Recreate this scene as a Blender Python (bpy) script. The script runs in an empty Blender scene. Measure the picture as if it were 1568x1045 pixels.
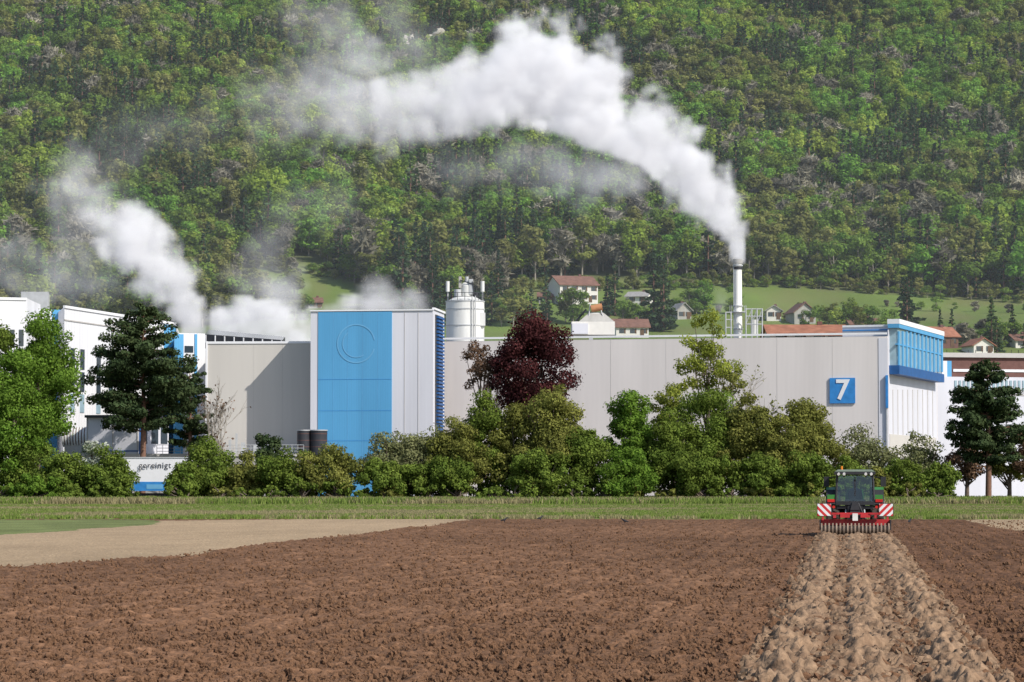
import bpy, math, random, bmesh
import numpy as np
from mathutils import Vector, Matrix

# ------------------------------------------------------------------ basics
F=4355.0; CX=784.0; CY=522.5; HOR=737.0; CAMZ=2.3
PITCH=math.atan((HOR-CY)/F)
def ray(px,py,d):
    x=px-CX; v=CY-py
    y=F*math.cos(PITCH)-v*math.sin(PITCH); z=F*math.sin(PITCH)+v*math.cos(PITCH)
    s=d/y
    return Vector((x*s,d,CAMZ+z*s))
def G(px,d):
    p=ray(px,700,d); return (p.x,p.y)
def Zt(py,d): return ray(CX,py,d).z
rng=np.random.default_rng(7)
_tab=rng.random((256,256))
def vnoise(x,y,s=0):
    x=np.asarray(x,float)+s*17.31; y=np.asarray(y,float)+s*9.77
    xi=np.floor(x).astype(int); yi=np.floor(y).astype(int)
    fx=x-xi; fy=y-yi; fx=fx*fx*(3-2*fx); fy=fy*fy*(3-2*fy)
    a=_tab[xi&255,yi&255]; b=_tab[(xi+1)&255,yi&255]; c=_tab[xi&255,(yi+1)&255]; d=_tab[(xi+1)&255,(yi+1)&255]
    return (a*(1-fx)+b*fx)*(1-fy)+(c*(1-fx)+d*fx)*fy
def fbm(x,y,o=4,s=0):
    r=0;a=1;t=0
    for i in range(o):
        r=r+a*vnoise(np.asarray(x)*2**i,np.asarray(y)*2**i,s+i); t+=a; a*=.5
    return r/t
def height(x,y):
    x=np.asarray(x,float); y=np.asarray(y,float)
    z=np.interp(y,[0,430,560,700,900,930,1100,1400,1750,2100,2700],[0,0,10,28,58,64,112,205,312,405,440])
    k=np.clip((y-900)/350,0,1); k=k*k*(3-2*k)
    z=z+k*46*(fbm(x/150+y/400,y/190,3,3)-.5)
    m=np.clip((y-480)/200,0,1)
    z=z+m*7*(fbm(x/90,y/120,2,8)-.5)
    return z
def hz(x,y): return float(height(x,y))
def ground_hit(px,py):
    for d in np.arange(440,1900,4.0):
        p=ray(px,py,d)
        if p.z<=hz(p.x,p.y): return p
    return ray(px,py,1000)

# ------------------------------------------------------------------ materials
def newmat(name):
    m=bpy.data.materials.new(name); m.use_nodes=True
    nt=m.node_tree
    for n in list(nt.nodes): nt.nodes.remove(n)
    out=nt.nodes.new('ShaderNodeOutputMaterial')
    return m,nt,out
def mat(name,col,rough=.7,var=.15,scale=1.5,bump=0,metal=0,ribs=0,ribamt=.1,attr=None,stretch=(1,1,1),spec=.3):
    m,nt,out=newmat(name); N=nt.nodes; L=nt.links
    b=N.new('ShaderNodeBsdfPrincipled'); b.inputs['Roughness'].default_value=rough; b.inputs['Metallic'].default_value=metal
    b.inputs['Specular IOR Level'].default_value=spec
    L.new(b.outputs[0],out.inputs['Surface'])
    tc=N.new('ShaderNodeTexCoord'); mp=N.new('ShaderNodeMapping'); mp.inputs['Scale'].default_value=stretch
    L.new(tc.outputs['Object'],mp.inputs[0])
    no=N.new('ShaderNodeTexNoise'); no.inputs['Scale'].default_value=scale; no.inputs['Detail'].default_value=5
    L.new(mp.outputs[0],no.inputs['Vector'])
    mr=N.new('ShaderNodeMapRange'); mr.inputs['From Min'].default_value=.3; mr.inputs['From Max'].default_value=.7
    mr.inputs['To Min'].default_value=1-var; mr.inputs['To Max'].default_value=1+var
    L.new(no.outputs['Fac'],mr.inputs['Value'])
    mul=N.new('ShaderNodeVectorMath'); mul.operation='SCALE'; 
    if attr:
        at=N.new('ShaderNodeAttribute'); at.attribute_name=attr; L.new(at.outputs['Color'],mul.inputs[0])
    else: mul.inputs[0].default_value=col[:3]
    fac=mr.outputs[0]
    if ribs:
        w=N.new('ShaderNodeTexWave'); w.wave_type='BANDS'; w.bands_direction='X'; w.inputs['Scale'].default_value=ribs
        w.inputs['Distortion'].default_value=0
        L.new(tc.outputs['Object'],w.inputs['Vector'])
        m2=N.new('ShaderNodeMapRange'); m2.inputs['To Min'].default_value=1-ribamt; m2.inputs['To Max'].default_value=1+ribamt*.3
        L.new(w.outputs['Fac'],m2.inputs['Value'])
        mm=N.new('ShaderNodeMath'); mm.operation='MULTIPLY'; L.new(fac,mm.inputs[0]); L.new(m2.outputs[0],mm.inputs[1]); fac=mm.outputs[0]
    L.new(fac,mul.inputs['Scale'])
    L.new(mul.outputs[0],b.inputs['Base Color'])
    if bump:
        bp=N.new('ShaderNodeBump'); bp.inputs['Strength'].default_value=bump; bp.inputs['Distance'].default_value=.1
        L.new(no.outputs['Fac'],bp.inputs['Height']); L.new(bp.outputs[0],b.inputs['Normal'])
    return m
def leafmat(name,c1,c2,trans=.35,inst=False):
    m,nt,out=newmat(name); N=nt.nodes; L=nt.links
    at=N.new('ShaderNodeAttribute'); at.attribute_name='col'
    mix=N.new('ShaderNodeMix'); mix.data_type='RGBA'
    mix.inputs[6].default_value=(*c1,1); mix.inputs[7].default_value=(*c2,1)
    sc=N.new('ShaderNodeSeparateColor'); L.new(at.outputs['Color'],sc.inputs[0])
    fac=sc.outputs[0]
    if inst:
        oi=N.new('ShaderNodeObjectInfo'); L.new(oi.outputs['Random'],mix.inputs[0])
        m1=N.new('ShaderNodeMath'); m1.operation='MULTIPLY'; m1.inputs[1].default_value=7.31; L.new(oi.outputs['Random'],m1.inputs[0])
        m2=N.new('ShaderNodeMath'); m2.operation='FRACT'; L.new(m1.outputs[0],m2.inputs[0])
        m3=N.new('ShaderNodeMapRange'); m3.inputs['To Min'].default_value=.72; m3.inputs['To Max'].default_value=1.3; L.new(m2.outputs[0],m3.inputs['Value'])
        m4=N.new('ShaderNodeMath'); m4.operation='MULTIPLY'; L.new(m3.outputs[0],m4.inputs[0]); L.new(fac,m4.inputs[1]); fac=m4.outputs[0]
    else: L.new(sc.outputs[1],mix.inputs[0])
    mu=N.new('ShaderNodeVectorMath'); mu.operation='SCALE'; L.new(mix.outputs[2],mu.inputs[0]); L.new(fac,mu.inputs['Scale'])
    d=N.new('ShaderNodeBsdfDiffuse'); t=N.new('ShaderNodeBsdfTranslucent'); ms=N.new('ShaderNodeMixShader'); ms.inputs[0].default_value=trans
    L.new(mu.outputs[0],d.inputs[0]); L.new(mu.outputs[0],t.inputs[0]); L.new(d.outputs[0],ms.inputs[1]); L.new(t.outputs[0],ms.inputs[2])
    L.new(ms.outputs[0],out.inputs['Surface'])
    return m
M={}
M['white']=mat('painted_metal_white',(.68,.68,.70),.55,.05,.4,ribs=1.6,ribamt=.05,stretch=(1,1,.15))
M['beige']=mat('cladding_beige',(.655,.61,.59),.6,.07,.35,ribs=2.2,ribamt=.09,stretch=(1,1,.12))
M['beige2']=mat('cladding_grey',(.54,.51,.47),.6,.05,.4,ribs=2.2,ribamt=.07,stretch=(1,1,.1))
M['lav']=mat('cladding_pale',(.62,.62,.67),.5,.06,.5,ribs=2.0,ribamt=.07,stretch=(1,1,.1))
M['blue']=mat('cladding_blue',(.095,.33,.58),.5,.08,.5,ribs=1.6,ribamt=.06,stretch=(1,1,.12))
M['blue2']=mat('faded_blue',(.135,.37,.60),.55,.08,.8)
M['dblue']=mat('paint_dark_blue',(.02,.09,.26),.5)
M['sblue']=mat('sign_blue',(.035,.21,.52),.5)
M['trim']=mat('trim_white',(.74,.74,.76),.5,.03)
M['seam']=mat('seam_grey',(.45,.43,.41),.6,.05)
M['roof']=mat('roof_grey',(.30,.29,.28),.8,.2)
M['dark']=mat('dark_metal',(.035,.037,.045),.5)
M['glass']=mat('window_glass',(.03,.045,.06),.12,.1,spec=.6)
M['pglass']=mat('pale_glazing',(.26,.37,.43),.2,.15,1.2,spec=.6)
M['conc']=mat('concrete',(.36,.35,.33),.85,.15,1,bump=.1,stretch=(1,1,.3))
M['silo']=mat('silo_metal',(.62,.62,.60),.5,.14,.9,stretch=(1,1,.15))
M['cream']=mat('chimney_paint',(.78,.77,.73),.6,.08,.9,stretch=(1,1,.15))
M['steel']=mat('galvanised_steel',(.45,.46,.47),.45,.1,metal=.1)
M['redroof']=mat('clay_tiles',(.30,.13,.08),.85,.25,.8,bump=.2)
M['brroof']=mat('brown_tiles',(.18,.095,.07),.85,.25,.8)
M['plaster']=mat('plaster_white',(.66,.64,.60),.9,.05)
M['wood']=mat('wood_brown',(.12,.07,.04),.8,.2)
M['brick']=mat('dark_red_cladding',(.14,.07,.06),.8,.15)
M['bark']=mat('bark',(.13,.10,.08),.95,.3,4,bump=.4)
M['gbark']=mat('bark_grey',(.27,.24,.20),.95,.25,4)
M['pbark']=mat('bark_pine',(.18,.10,.07),.95,.3,4)
M['rock']=mat('limestone',(.33,.31,.26),.9,.3,.5,bump=.4)
L_bush=leafmat('leaves_bush',(.105,.16,.030),(.18,.235,.045))
L_bright=leafmat('leaves_bright',(.11,.20,.030),(.18,.285,.045),.4)
L_olive=leafmat('leaves_olive',(.15,.165,.042),(.235,.235,.06))
L_grey=leafmat('leaves_greygreen',(.16,.18,.08),(.25,.255,.12))
L_yel=leafmat('leaves_yellowgreen',(.21,.25,.04),(.30,.33,.065),.4)
L_cop=leafmat('leaves_copper',(.05,.018,.020),(.10,.034,.034),.2)
L_brn=leafmat('leaves_brownish',(.13,.08,.055),(.20,.13,.085),.25)
L_pine=leafmat('needles',(.030,.052,.024),(.072,.096,.040),.15)
L_blos=leafmat('blossom',(.12,.18,.05),(.65,.65,.6),.2)

# ------------------------------------------------------------------ mesh helpers
def link(o,parent=None):
    bpy.context.scene.collection.objects.link(o)
    if parent: o.parent=parent
    return o
def npmesh(name,V,Q,mi=None,col=None,mats=(),smooth=False):
    me=bpy.data.meshes.new(name); V=np.ascontiguousarray(V,dtype=np.float32); Q=np.ascontiguousarray(Q,dtype=np.int32)
    me.vertices.add(len(V)); me.vertices.foreach_set('co',V.ravel())
    me.loops.add(Q.size); me.loops.foreach_set('vertex_index',Q.ravel())
    me.polygons.add(len(Q)); me.polygons.foreach_set('loop_start',np.arange(0,Q.size,4,dtype=np.int32))
    try: me.polygons.foreach_set('loop_total',np.full(len(Q),4,dtype=np.int32))
    except Exception: pass
    for m in mats: me.materials.append(m)
    if mi is not None: me.polygons.foreach_set('material_index',np.ascontiguousarray(mi,dtype=np.int32))
    if smooth: me.polygons.foreach_set('use_smooth',np.ones(len(Q),dtype=bool))
    me.update(calc_edges=True)
    if col is not None:
        a=me.attributes.new('col','FLOAT_COLOR','FACE'); a.data.foreach_set('color',np.ascontiguousarray(col,dtype=np.float32).ravel())
    me.validate()
    return me
class TG:
    def __init__(s,seed): s.V=[];s.Q=[];s.mi=[];s.c=[];s.n=0; s.r=np.random.default_rng(seed)
    def tube(s,pts,rad,sides=5):
        pts=np.array(pts,float); k=len(pts)
        ang=np.arange(sides)/sides*2*np.pi
        V=[]
        for i in range(k):
            t=pts[min(i+1,k-1)]-pts[max(i-1,0)]; t=t/(np.linalg.norm(t)+1e-9)
            a=np.cross(t,[0.3,1,0.1]); a/=np.linalg.norm(a)+1e-9; b=np.cross(t,a)
            V.append(pts[i]+rad[i]*(np.cos(ang)[:,None]*a+np.sin(ang)[:,None]*b))
        V=np.concatenate(V); Q=[]
        for i in range(k-1):
            for j in range(sides):
                Q.append((i*sides+j,i*sides+(j+1)%sides,(i+1)*sides+(j+1)%sides,(i+1)*sides+j))
        Q=np.array(Q)+s.n; s.V.append(V); s.Q.append(Q); s.n+=len(V)
        s.mi.append(np.zeros(len(Q),int)); s.c.append(np.ones((len(Q),4)))
    def leaves(s,cen,rad,n,size,elong=1.0,up=0.0,fill=.0,jit=.5,cvar=1.0,spill=.12):
        r=s.r; cen=np.array(cen,float); rad=np.array(rad,float); B=len(cen)
        w=rad[:,0]*rad[:,2]; idx=r.choice(B,size=n,p=w/w.sum())
        d=r.normal(size=(n,3)); d/=np.linalg.norm(d,axis=1)[:,None]
        rr=1-(1-fill)*np.abs(r.normal(size=n))*.22; rr=np.where(r.random(n)<spill,rr+r.random(n)*.45,rr)
        if fill: rr=r.random(n)**.5
        p=cen[idx]+d*rad[idx]*rr[:,None]
        nor=d+r.normal(size=(n,3))*jit+np.array([0,0,up]); nor/=np.linalg.norm(nor,axis=1)[:,None]
        a=np.cross(nor,r.normal(size=(n,3))); a/=np.linalg.norm(a,axis=1)[:,None]; b=np.cross(nor,a)
        sz=size*(.6+.8*r.random(n))
        a=a*(sz*.5)[:,None]*elong; b=b*(sz*.5/elong**.5)[:,None]*.8
        V=np.stack([p-a,p-b+a*.15,p+a,p+b+a*.15],1).reshape(-1,3)
        Q=np.arange(n*4).reshape(n,4)+s.n
        s.V.append(V); s.Q.append(Q); s.n+=n*4; s.mi.append(np.ones(n,int))
        bc=1+(.6*r.random(B)-.32)*cvar; bg=r.random(B)
        c=np.ones((n,4)); c[:,0]=bc[idx]*(.75+.5*r.random(n)); c[:,1]=np.clip(bg[idx]*.6+.4*r.random(n),0,1)
        s.c.append(c)
    def mesh(s,name,mats):
        return npmesh(name,np.concatenate(s.V),np.concatenate(s.Q),np.concatenate(s.mi),np.concatenate(s.c),mats)
def crown_blobs(r,c,R,nb,br=(.22,.36),shell=(.45,.88),cone=0):
    d=r.normal(size=(nb,3)); d/=np.linalg.norm(d,axis=1)[:,None]
    k=r.uniform(shell[0],shell[1],nb)
    R=np.array(R); P=d*k[:,None]
    if cone: 
        sc=1-cone*np.clip(P[:,2],-.3,1); P[:,0]*=sc; P[:,1]*=sc
    P=P*R*(0.88+.16*r.random((nb,1)))+np.array(c)
    rad=np.stack([r.uniform(br[0],br[1],nb)*min(R[0],R[2])]*3,1); rad[:,2]*=.8
    return P,rad
def make_tree(name,X,Y,H,W,bot,lm,n=9000,leaf=.26,nb=40,trunk=.22,seed=1,z0=0,bark=None,cone=.15,dep=.9,multi=False,fill=0,br=(.22,.36),lean=0,place=True,up=0.1,jit=.5,cvar=1.0,shell=(.45,.88),spill=.12):
    t=TG(seed); r=t.r
    cz=(bot+H)/2; R=(W,W*dep,(H-bot)/2)
    cen,rad=crown_blobs(r,(lean,0,cz),R,nb,cone=cone,br=br,shell=shell)
    top=max(bot+.5,H*.72)
    if multi:
        for i in range(5):
            a=r.uniform(0,6.28); q=cen[r.integers(len(cen))]
            t.tube([(math.cos(a)*.25,math.sin(a)*.25,-.2),(math.cos(a)*.5+q[0]*.3,math.sin(a)*.5+q[1]*.3,H*.3),tuple(q)],[trunk*.6,trunk*.4,.03])
    else:
        t.tube([(0,0,-.3),(.05,.03,H*.25),(lean*.5+.1,-.05,H*.5),(lean,0,top)],[trunk*1.25,trunk,trunk*.65,trunk*.2],7)
    for i in range(min(nb,16)):
        q=cen[i]; zz=min(q[2]*.75,top)*r.uniform(.5,.95); fr=zz/H
        st=np.array([lean*fr,0,zz]); mid=(st+q)/2+np.array([0,0,-.05*H*r.random()])
        t.tube([st,mid,q],[trunk*.4,trunk*.22,.03],4)
    t.leaves(cen,rad,n,leaf,fill=fill,up=up,jit=jit,cvar=cvar,spill=spill)
    me=t.mesh(name,[bark or M['bark'],lm])
    if not place: return me
    o=bpy.data.objects.new(name,me); o.location=(X,Y,z0); link(o); return o
def make_pine(name,X,Y,H,W,bot,lm,n=9000,leaf=.3,seed=1,z0=0,tiers=9,trunk=.25,spruce=False,place=True,per=7):
    t=TG(seed); r=t.r
    t.tube([(0,0,-.3),(.1,0,H*.4),(0,.05,H*.75),(0,0,H*.98)],[trunk*1.2,trunk,trunk*.5,.04],7)
    C=[];Rd=[]
    for i in range(tiers):
        f=i/(tiers-1); z=bot+(H-bot)*f*.96
        if spruce: wr=W*(1-f)**.85+.2
        else: wr=W*(math.sin(math.pi*min(1,(.25+.70*f)))**.6)*.95+.3
        for k in range(per):
            a=r.uniform(0,6.28); L=wr*r.uniform(.5,1.08); zz=z+r.uniform(-.5,.5)*(H-bot)/tiers
            dz=(-.18*L if spruce else .14*L)
            e=np.array([math.cos(a)*L,math.sin(a)*L,zz+dz])
            t.tube([(0,0,zz),e*np.array([.5,.5,1]),e],[trunk*.3,trunk*.18,.03],4)
            for g in ((.35,.68,1.0) if (L>1 and not spruce) else ((.55,.95) if L>1 else (.8,))):
                C.append((e[0]*g,e[1]*g,zz+dz*g+.1)); q=max(.35,L*.22); Rd.append((q,q,q*(.35 if spruce else .60)))
    t.leaves(C,Rd,n,leaf,elong=1.3,up=.3,fill=.01)
    me=t.mesh(name,[M['pbark'],lm])
    if not place: return me
    o=bpy.data.objects.new(name,me); o.location=(X,Y,z0); link(o); return o
def make_bare(name,X,Y,H,W,seed=1,bark=None,depth=4,trunk=.2,z0=0,place=True,thick=1.0,budleaf=None,nbud=0,spread=.55):
    t=TG(seed); r=t.r; tips=[]
    def br(p,d,L,rad,k):
        d=d/np.linalg.norm(d); m=p+d*L*.5+r.normal(size=3)*L*.05; e=p+d*L+r.normal(size=3)*L*.08
        t.tube([p,m,e],[rad,rad*.8,rad*.6],4 if k<depth else 6)
        if k==0: tips.append(e); return
        for i in range(4):
            nd=d+r.normal(size=3)*spread*np.array([W/(.3*H),W/(.3*H),.6]); nd[2]=abs(nd[2])*.8+.15
            br(p+(e-p)*r.uniform(.45,1),nd,L*r.uniform(.55,.8),max(rad*.55,.02*thick),k-1)
    br(np.array([0,0,-.2]),np.array([0.02,0,1.]),H*.36,trunk,depth)
    if nbud:
        T=np.array(tips); t.leaves(T,np.full((len(T),3),.45),nbud,.3)
    me=t.mesh(name,[bark or M['gbark'],budleaf or L_olive])
    if not place: return me
    o=bpy.data.objects.new(name,me); o.location=(X,Y,z0); link(o); return o

class B:
    def __init__(s,name): s.name=name; s.parts={}
    def add(s,part,V,Fc,m,smooth=False):
        P=s.parts.setdefault(part,{'v':[],'f':[],'m':[],'s':[],'ml':[]})
        if m not in P['ml']: P['ml'].append(m)
        k=len(P['v']); P['v']+= [tuple(v) for v in V]
        for f in Fc: P['f'].append(tuple(i+k for i in f)); P['m'].append(P['ml'].index(m)); P['s'].append(smooth)
    def box(s,part,c,sz,m,rz=0,taper=(1,1)):
        V=[]
        for z in (-1,1):
            tx,ty=(taper if z>0 else (1,1))
            for x,y in ((-1,-1),(1,-1),(1,1),(-1,1)):
                a=x*sz[0]/2*tx; b=y*sz[1]/2*ty
                V.append((c[0]+a*math.cos(rz)-b*math.sin(rz),c[1]+a*math.sin(rz)+b*math.cos(rz),c[2]+z*sz[2]/2))
        s.add(part,V,[(3,2,1,0),(4,5,6,7),(0,1,5,4),(1,2,6,5),(2,3,7,6),(3,0,4,7)],m)
    def prism(s,part,plan,z0,z1,m,roof=None,ztops=None):
        n=len(plan); zt=ztops or [z1]*n
        V=[(x,y,z0) for x,y in plan]+[(x,y,zt[i]) for i,(x,y) in enumerate(plan)]
        s.add(part,V,[(i,(i+1)%n,n+(i+1)%n,n+i) for i in range(n)],m)
        s.add(part,V,[tuple(range(n,2*n))],roof or m)
    def cyl(s,part,a,b,r0,r1,m,n=20,caps=True):
        a=Vector(a);b=Vector(b); t=(b-a).normalized(); u=t.cross(Vector((.31,.9,.2)) if abs(t.z)>.5 else Vector((0,0,1))).normalized(); w=t.cross(u)
        V=[]
        for p,r in ((a,r0),(b,r1)):
            for i in range(n):
                g=2*math.pi*i/n; V.append(p+u*(r*math.cos(g))+w*(r*math.sin(g)))
        s.add(part,V,[(i,(i+1)%n,n+(i+1)%n,n+i) for i in range(n)],m,True)
        if caps:
            s.add(part,V[:n],[tuple(range(n))[::-1]],m); s.add(part,V[n:],[tuple(range(n))],m)
    def wall(s,part,p0,p1,px0,px1,py0,py1,m,proud=.05,thick=.1,zref=None):
        def hit(px,py):
            q=ray(px,py,1.0); rx=q.x
            dx=p1[0]-p0[0]; dy=p1[1]-p0[1]
            t=(rx*p0[1]-p0[0])/(dx-rx*dy); Y=p0[1]+t*dy
            return t,Y
        t0,Y0=hit(px0,650); t1,Y1=hit(px1,650); Ym=zref or (Y0+Y1)/2
        za=Zt(py1,Ym); zb=Zt(py0,Ym)
        L=math.hypot(p1[0]-p0[0],p1[1]-p0[1]); nx=(p1[1]-p0[1])/L; ny=-(p1[0]-p0[0])/L
        V=[]
        for o in (proud-thick,proud):
            for t,z in ((t0,za),(t1,za),(t1,zb),(t0,zb)):
                V.append((p0[0]+t*(p1[0]-p0[0])+nx*o,p0[1]+t*(p1[1]-p0[1])+ny*o,z))
        s.add(part,V,[(0,1,2,3),(7,6,5,4),(4,5,1,0),(5,6,2,1),(6,7,3,2),(7,4,0,3)],m)
        return V
    def finish(s,loc=None,rz=0,local=False):
        allv=np.array([v for P in s.parts.values() for v in P['v']])
        e=bpy.data.objects.new(s.name,None); link(e)
        if local: c=np.zeros(3); e.location=loc; e.rotation_euler=(0,0,rz)
        else:
            c=np.array([allv[:,0].mean(),allv[:,1].mean(),allv[:,2].min()]); e.location=c
        for k,P in s.parts.items():
            me=bpy.data.meshes.new(s.name+'_'+k); me.from_pydata([tuple(np.array(v)-c) for v in P['v']],[],P['f'])
            for m in P['ml']: me.materials.append(m)
            me.polygons.foreach_set('material_index',P['m']); me.polygons.foreach_set('use_smooth',P['s']); me.update()
            o=bpy.data.objects.new(k,me); link(o,e)
        return e,Vector(c)

# ------------------------------------------------------------------ GN scatter
def scatter(name,pts,rot,scl,idx,coll):
    me=bpy.data.meshes.new(name); me.vertices.add(len(pts)); me.vertices.foreach_set('co',np.ascontiguousarray(pts,dtype=np.float32).ravel())
    for nm,arr in (('rot',rot),('scl',scl)):
        a=me.attributes.new(nm,'FLOAT_VECTOR','POINT'); a.data.foreach_set('vector',np.ascontiguousarray(arr,dtype=np.float32).ravel())
    a=me.attributes.new('ix','INT','POINT'); a.data.foreach_set('value',np.ascontiguousarray(idx,dtype=np.int32))
    o=bpy.data.objects.new(name,me); link(o)
    ng=bpy.data.node_groups.new(name+'_nodes','GeometryNodeTree')
    ng.interface.new_socket('Geometry',in_out='INPUT',socket_type='NodeSocketGeometry')
    ng.interface.new_socket('Geometry',in_out='OUTPUT',socket_type='NodeSocketGeometry')
    N=ng.nodes;L=ng.links
    gi=N.new('NodeGroupInput');go=N.new('NodeGroupOutput'); ip=N.new('GeometryNodeInstanceOnPoints'); ci=N.new('GeometryNodeCollectionInfo')
    ci.inputs['Collection'].default_value=coll; ci.inputs['Separate Children'].default_value=True; ci.inputs['Reset Children'].default_value=True
    def na(nm,t):
        q=N.new('GeometryNodeInputNamedAttribute'); q.data_type=t; q.inputs[0].default_value=nm; return q.outputs[0]
    L.new(gi.outputs[0],ip.inputs['Points']); L.new(ci.outputs[0],ip.inputs['Instance']); ip.inputs['Pick Instance'].default_value=True
    L.new(na('ix','INT'),ip.inputs['Instance Index']); L.new(na('rot','FLOAT_VECTOR'),ip.inputs['Rotation']); L.new(na('scl','FLOAT_VECTOR'),ip.inputs['Scale'])
    L.new(ip.outputs[0],go.inputs[0])
    md=o.modifiers.new('scatter','NODES'); md.node_group=ng
    return o
def mkcoll(name,meshes):
    c=bpy.data.collections.new(name)
    for i,m in enumerate(meshes):
        o=bpy.data.objects.new('%s_%02d'%(name,i),m); c.objects.link(o)
    return c

# ------------------------------------------------------------------ GROUND
def gpoly(pts):
    out=[]
    for px,py in pts:
        d=CAMZ*F/(py-HOR); out.append(G(px,d))
    return np.array(out)
def inpoly(x,y,P):
    ins=np.zeros(x.shape,bool); n=len(P); j=n-1
    for i in range(n):
        xi,yi=P[i];xj,yj=P[j]
        c=((yi>y)!=(yj>y))&(x<(xj-xi)*(y-yi)/((yj-yi)+1e-12)+xi); ins^=c; j=i
    return ins
dryP=gpoly([(-400,801),(0,800),(250,797),(700,793.5),(718,797),(600,811),(480,824),(250,852),(0,868),(-400,890)])
grasP=gpoly([(-300,797),(0,796),(235,796),(255,803),(120,812),(0,819),(-300,830)])
dry2P=gpoly([(1478,791),(1700,790),(1700,822),(1560,812),(1495,800)])
TH=math.atan2(10.1,85.5); T0=np.array(G(1309,118.0))
def uv(x,y):
    dx=x-T0[0];dy=y-T0[1]
    return dx*math.cos(TH)-dy*math.sin(TH), dx*math.sin(TH)+dy*math.cos(TH)
def geo(a,b,r):
    n=int(math.log(b/a)/r); return list(a*np.exp(np.arange(n)*math.log(b/a)/n))
rows=[-80,-30,0,8,14,18]+geo(22,60,.0019)+geo(60,175,.0027)+geo(175,290,.006)+geo(290,900,.015)+geo(900,2700,.007)+[2700,3200]
t=np.arange(-.205,.2051,.0008); tc=np.array([.25,.32,.42,.6,.9,1.4,2.2]); cols=np.concatenate([-tc[::-1],t,tc])
rows=np.array(rows); Rn=len(rows);Cn=len(cols)
Y=np.repeat(rows[:,None],Cn,1); X=cols[None,:]*np.maximum(rows,30)[:,None]
Zg=height(X,Y)
xw=X+ (fbm(X/3,Y/6,2,5)-.5)*1.6; yw=Y+(fbm(X/5,Y/5,2,6)-.5)*4
u,v=uv(X,Y)
isdry=inpoly(xw,yw,dryP)|inpoly(xw,yw,dry2P); isgr=inpoly(xw,yw,grasP)
grass=(yw>172)|isgr
uw=u+(fbm(X/.3,Y/.4,2,9)-.5)*.45
strip=(np.abs(uw)<1.47)&(v<2.0)&(~grass)
field=(Y<200)&(Y>5)
n1=fbm(u/.13,v/.17,3,11); n2=fbm(u/.28,v/.42,3,12); n3=fbm(X/6,Y/14,3,13); n4=fbm(u/.07,v/.09,2,15); n5=fbm(u/.9,v/3.0,3,17)
rowp=.5+.5*np.cos(2*np.pi*u/.6+ (n3-.5)*4+(n5-.5)*1.6)
hsoil=.09*(n1-.5)+.05*(n4-.5)+.024*(rowp-.5)+.10*(n2-.5)+.05*(n5-.5)
ridge=np.cos(2*np.pi*(u+(n5-.5)*.25)/.98)
cl2=np.clip(n2*1.8-.75,0,1)
hst=.26*cl2+.22*(n1-.5)+.08*(n4-.5)+.04*ridge+.02
hh=np.where(strip,hst,hsoil); hh=np.where(grass,.03*(n1-.5),hh); hh=np.where(isdry&~strip,.04*(n1-.5),hh)
Zg=Zg+np.where(field,hh,0)
soil=np.array([.152,.082,.046]); 
def C3(a): return np.array(a)[None,None,:]
k=(.80+.75*(n1-.5)+.85*(n2-.5)+.16*(rowp-.5)+.45*(n3-.5)+.4*(n5-.5))
k=np.clip(k,.3,1.6)[...,None]
col=C3(soil)*k*1.12
rightside=((u>1.5))[...,None]; col=np.where(rightside,col*C3([.84,.82,.82]),col)
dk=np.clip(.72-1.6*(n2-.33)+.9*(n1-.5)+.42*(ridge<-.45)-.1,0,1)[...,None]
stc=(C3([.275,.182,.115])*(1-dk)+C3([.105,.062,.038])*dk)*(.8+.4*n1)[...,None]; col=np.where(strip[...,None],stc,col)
dc=C3([.35,.255,.16])*(.8+.35*n3+.3*(n1-.5)+.2*(n5-.5))[...,None]; col=np.where((isdry&~strip)[...,None],dc,col)
gc=C3([.14,.19,.045])*(.6+.9*fbm(X/2,Y/9,3,20))[...,None]; gd=C3([.22,.20,.09])
gmix=np.clip(fbm(X/9,Y/5,2,21)*2.2-1.0,0,.7)[...,None]; gc=gc*(1-gmix)+gd*gmix
col=np.where(grass[...,None],gc,col); col=np.where(isgr[...,None],C3([.15,.175,.065])*(.7+.6*fbm(X/1.5,Y/4,3,24))[...,None],col)
yard=((Y>296)&(Y<460))[...,None]; col=np.where(yard,C3([.16,.155,.15]),col)
mead=(Y>=460); mc=C3([.13,.185,.045])*(.65+.7*fbm(X/25,Y/35,4,22))[...,None]; md2=np.clip(fbm(X/14,Y/30,3,28)*2-.9,0,.6)[...,None]; mc=mc*(1-md2)+C3([.17,.165,.07])*md2
col=np.where(mead[...,None],mc,col)
def edge(x,y):
    b=np.asarray(x)/np.maximum(np.asarray(y),1)*F+CX
    e=np.interp(b,[-400,0,330,365,470,560,600,740,780,1200,1568,2000],[800,830,850,960,975,940,880,895,940,935,915,900])
    return e+26*(fbm(np.asarray(x)/30,np.asarray(y)/50,3,30)-.5)
forest=Y>edge(X,Y)
fc=C3([.11,.125,.05])*(.6+.8*fbm(X/12,Y/12,3,23))[...,None]; col=np.where(forest[...,None],fc,col)
V=np.stack([X,Y,Zg],-1).reshape(-1,3)
ii=np.arange(Rn*Cn).reshape(Rn,Cn)
Q=np.stack([ii[:-1,:-1],ii[:-1,1:],ii[1:,1:],ii[1:,:-1]],-1).reshape(-1,4)
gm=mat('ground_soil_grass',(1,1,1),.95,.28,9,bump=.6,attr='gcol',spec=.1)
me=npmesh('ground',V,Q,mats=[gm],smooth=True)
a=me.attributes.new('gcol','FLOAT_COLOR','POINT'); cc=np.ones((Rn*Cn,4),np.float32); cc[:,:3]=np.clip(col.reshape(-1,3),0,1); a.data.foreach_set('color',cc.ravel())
link(bpy.data.objects.new('ground',me))

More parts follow.
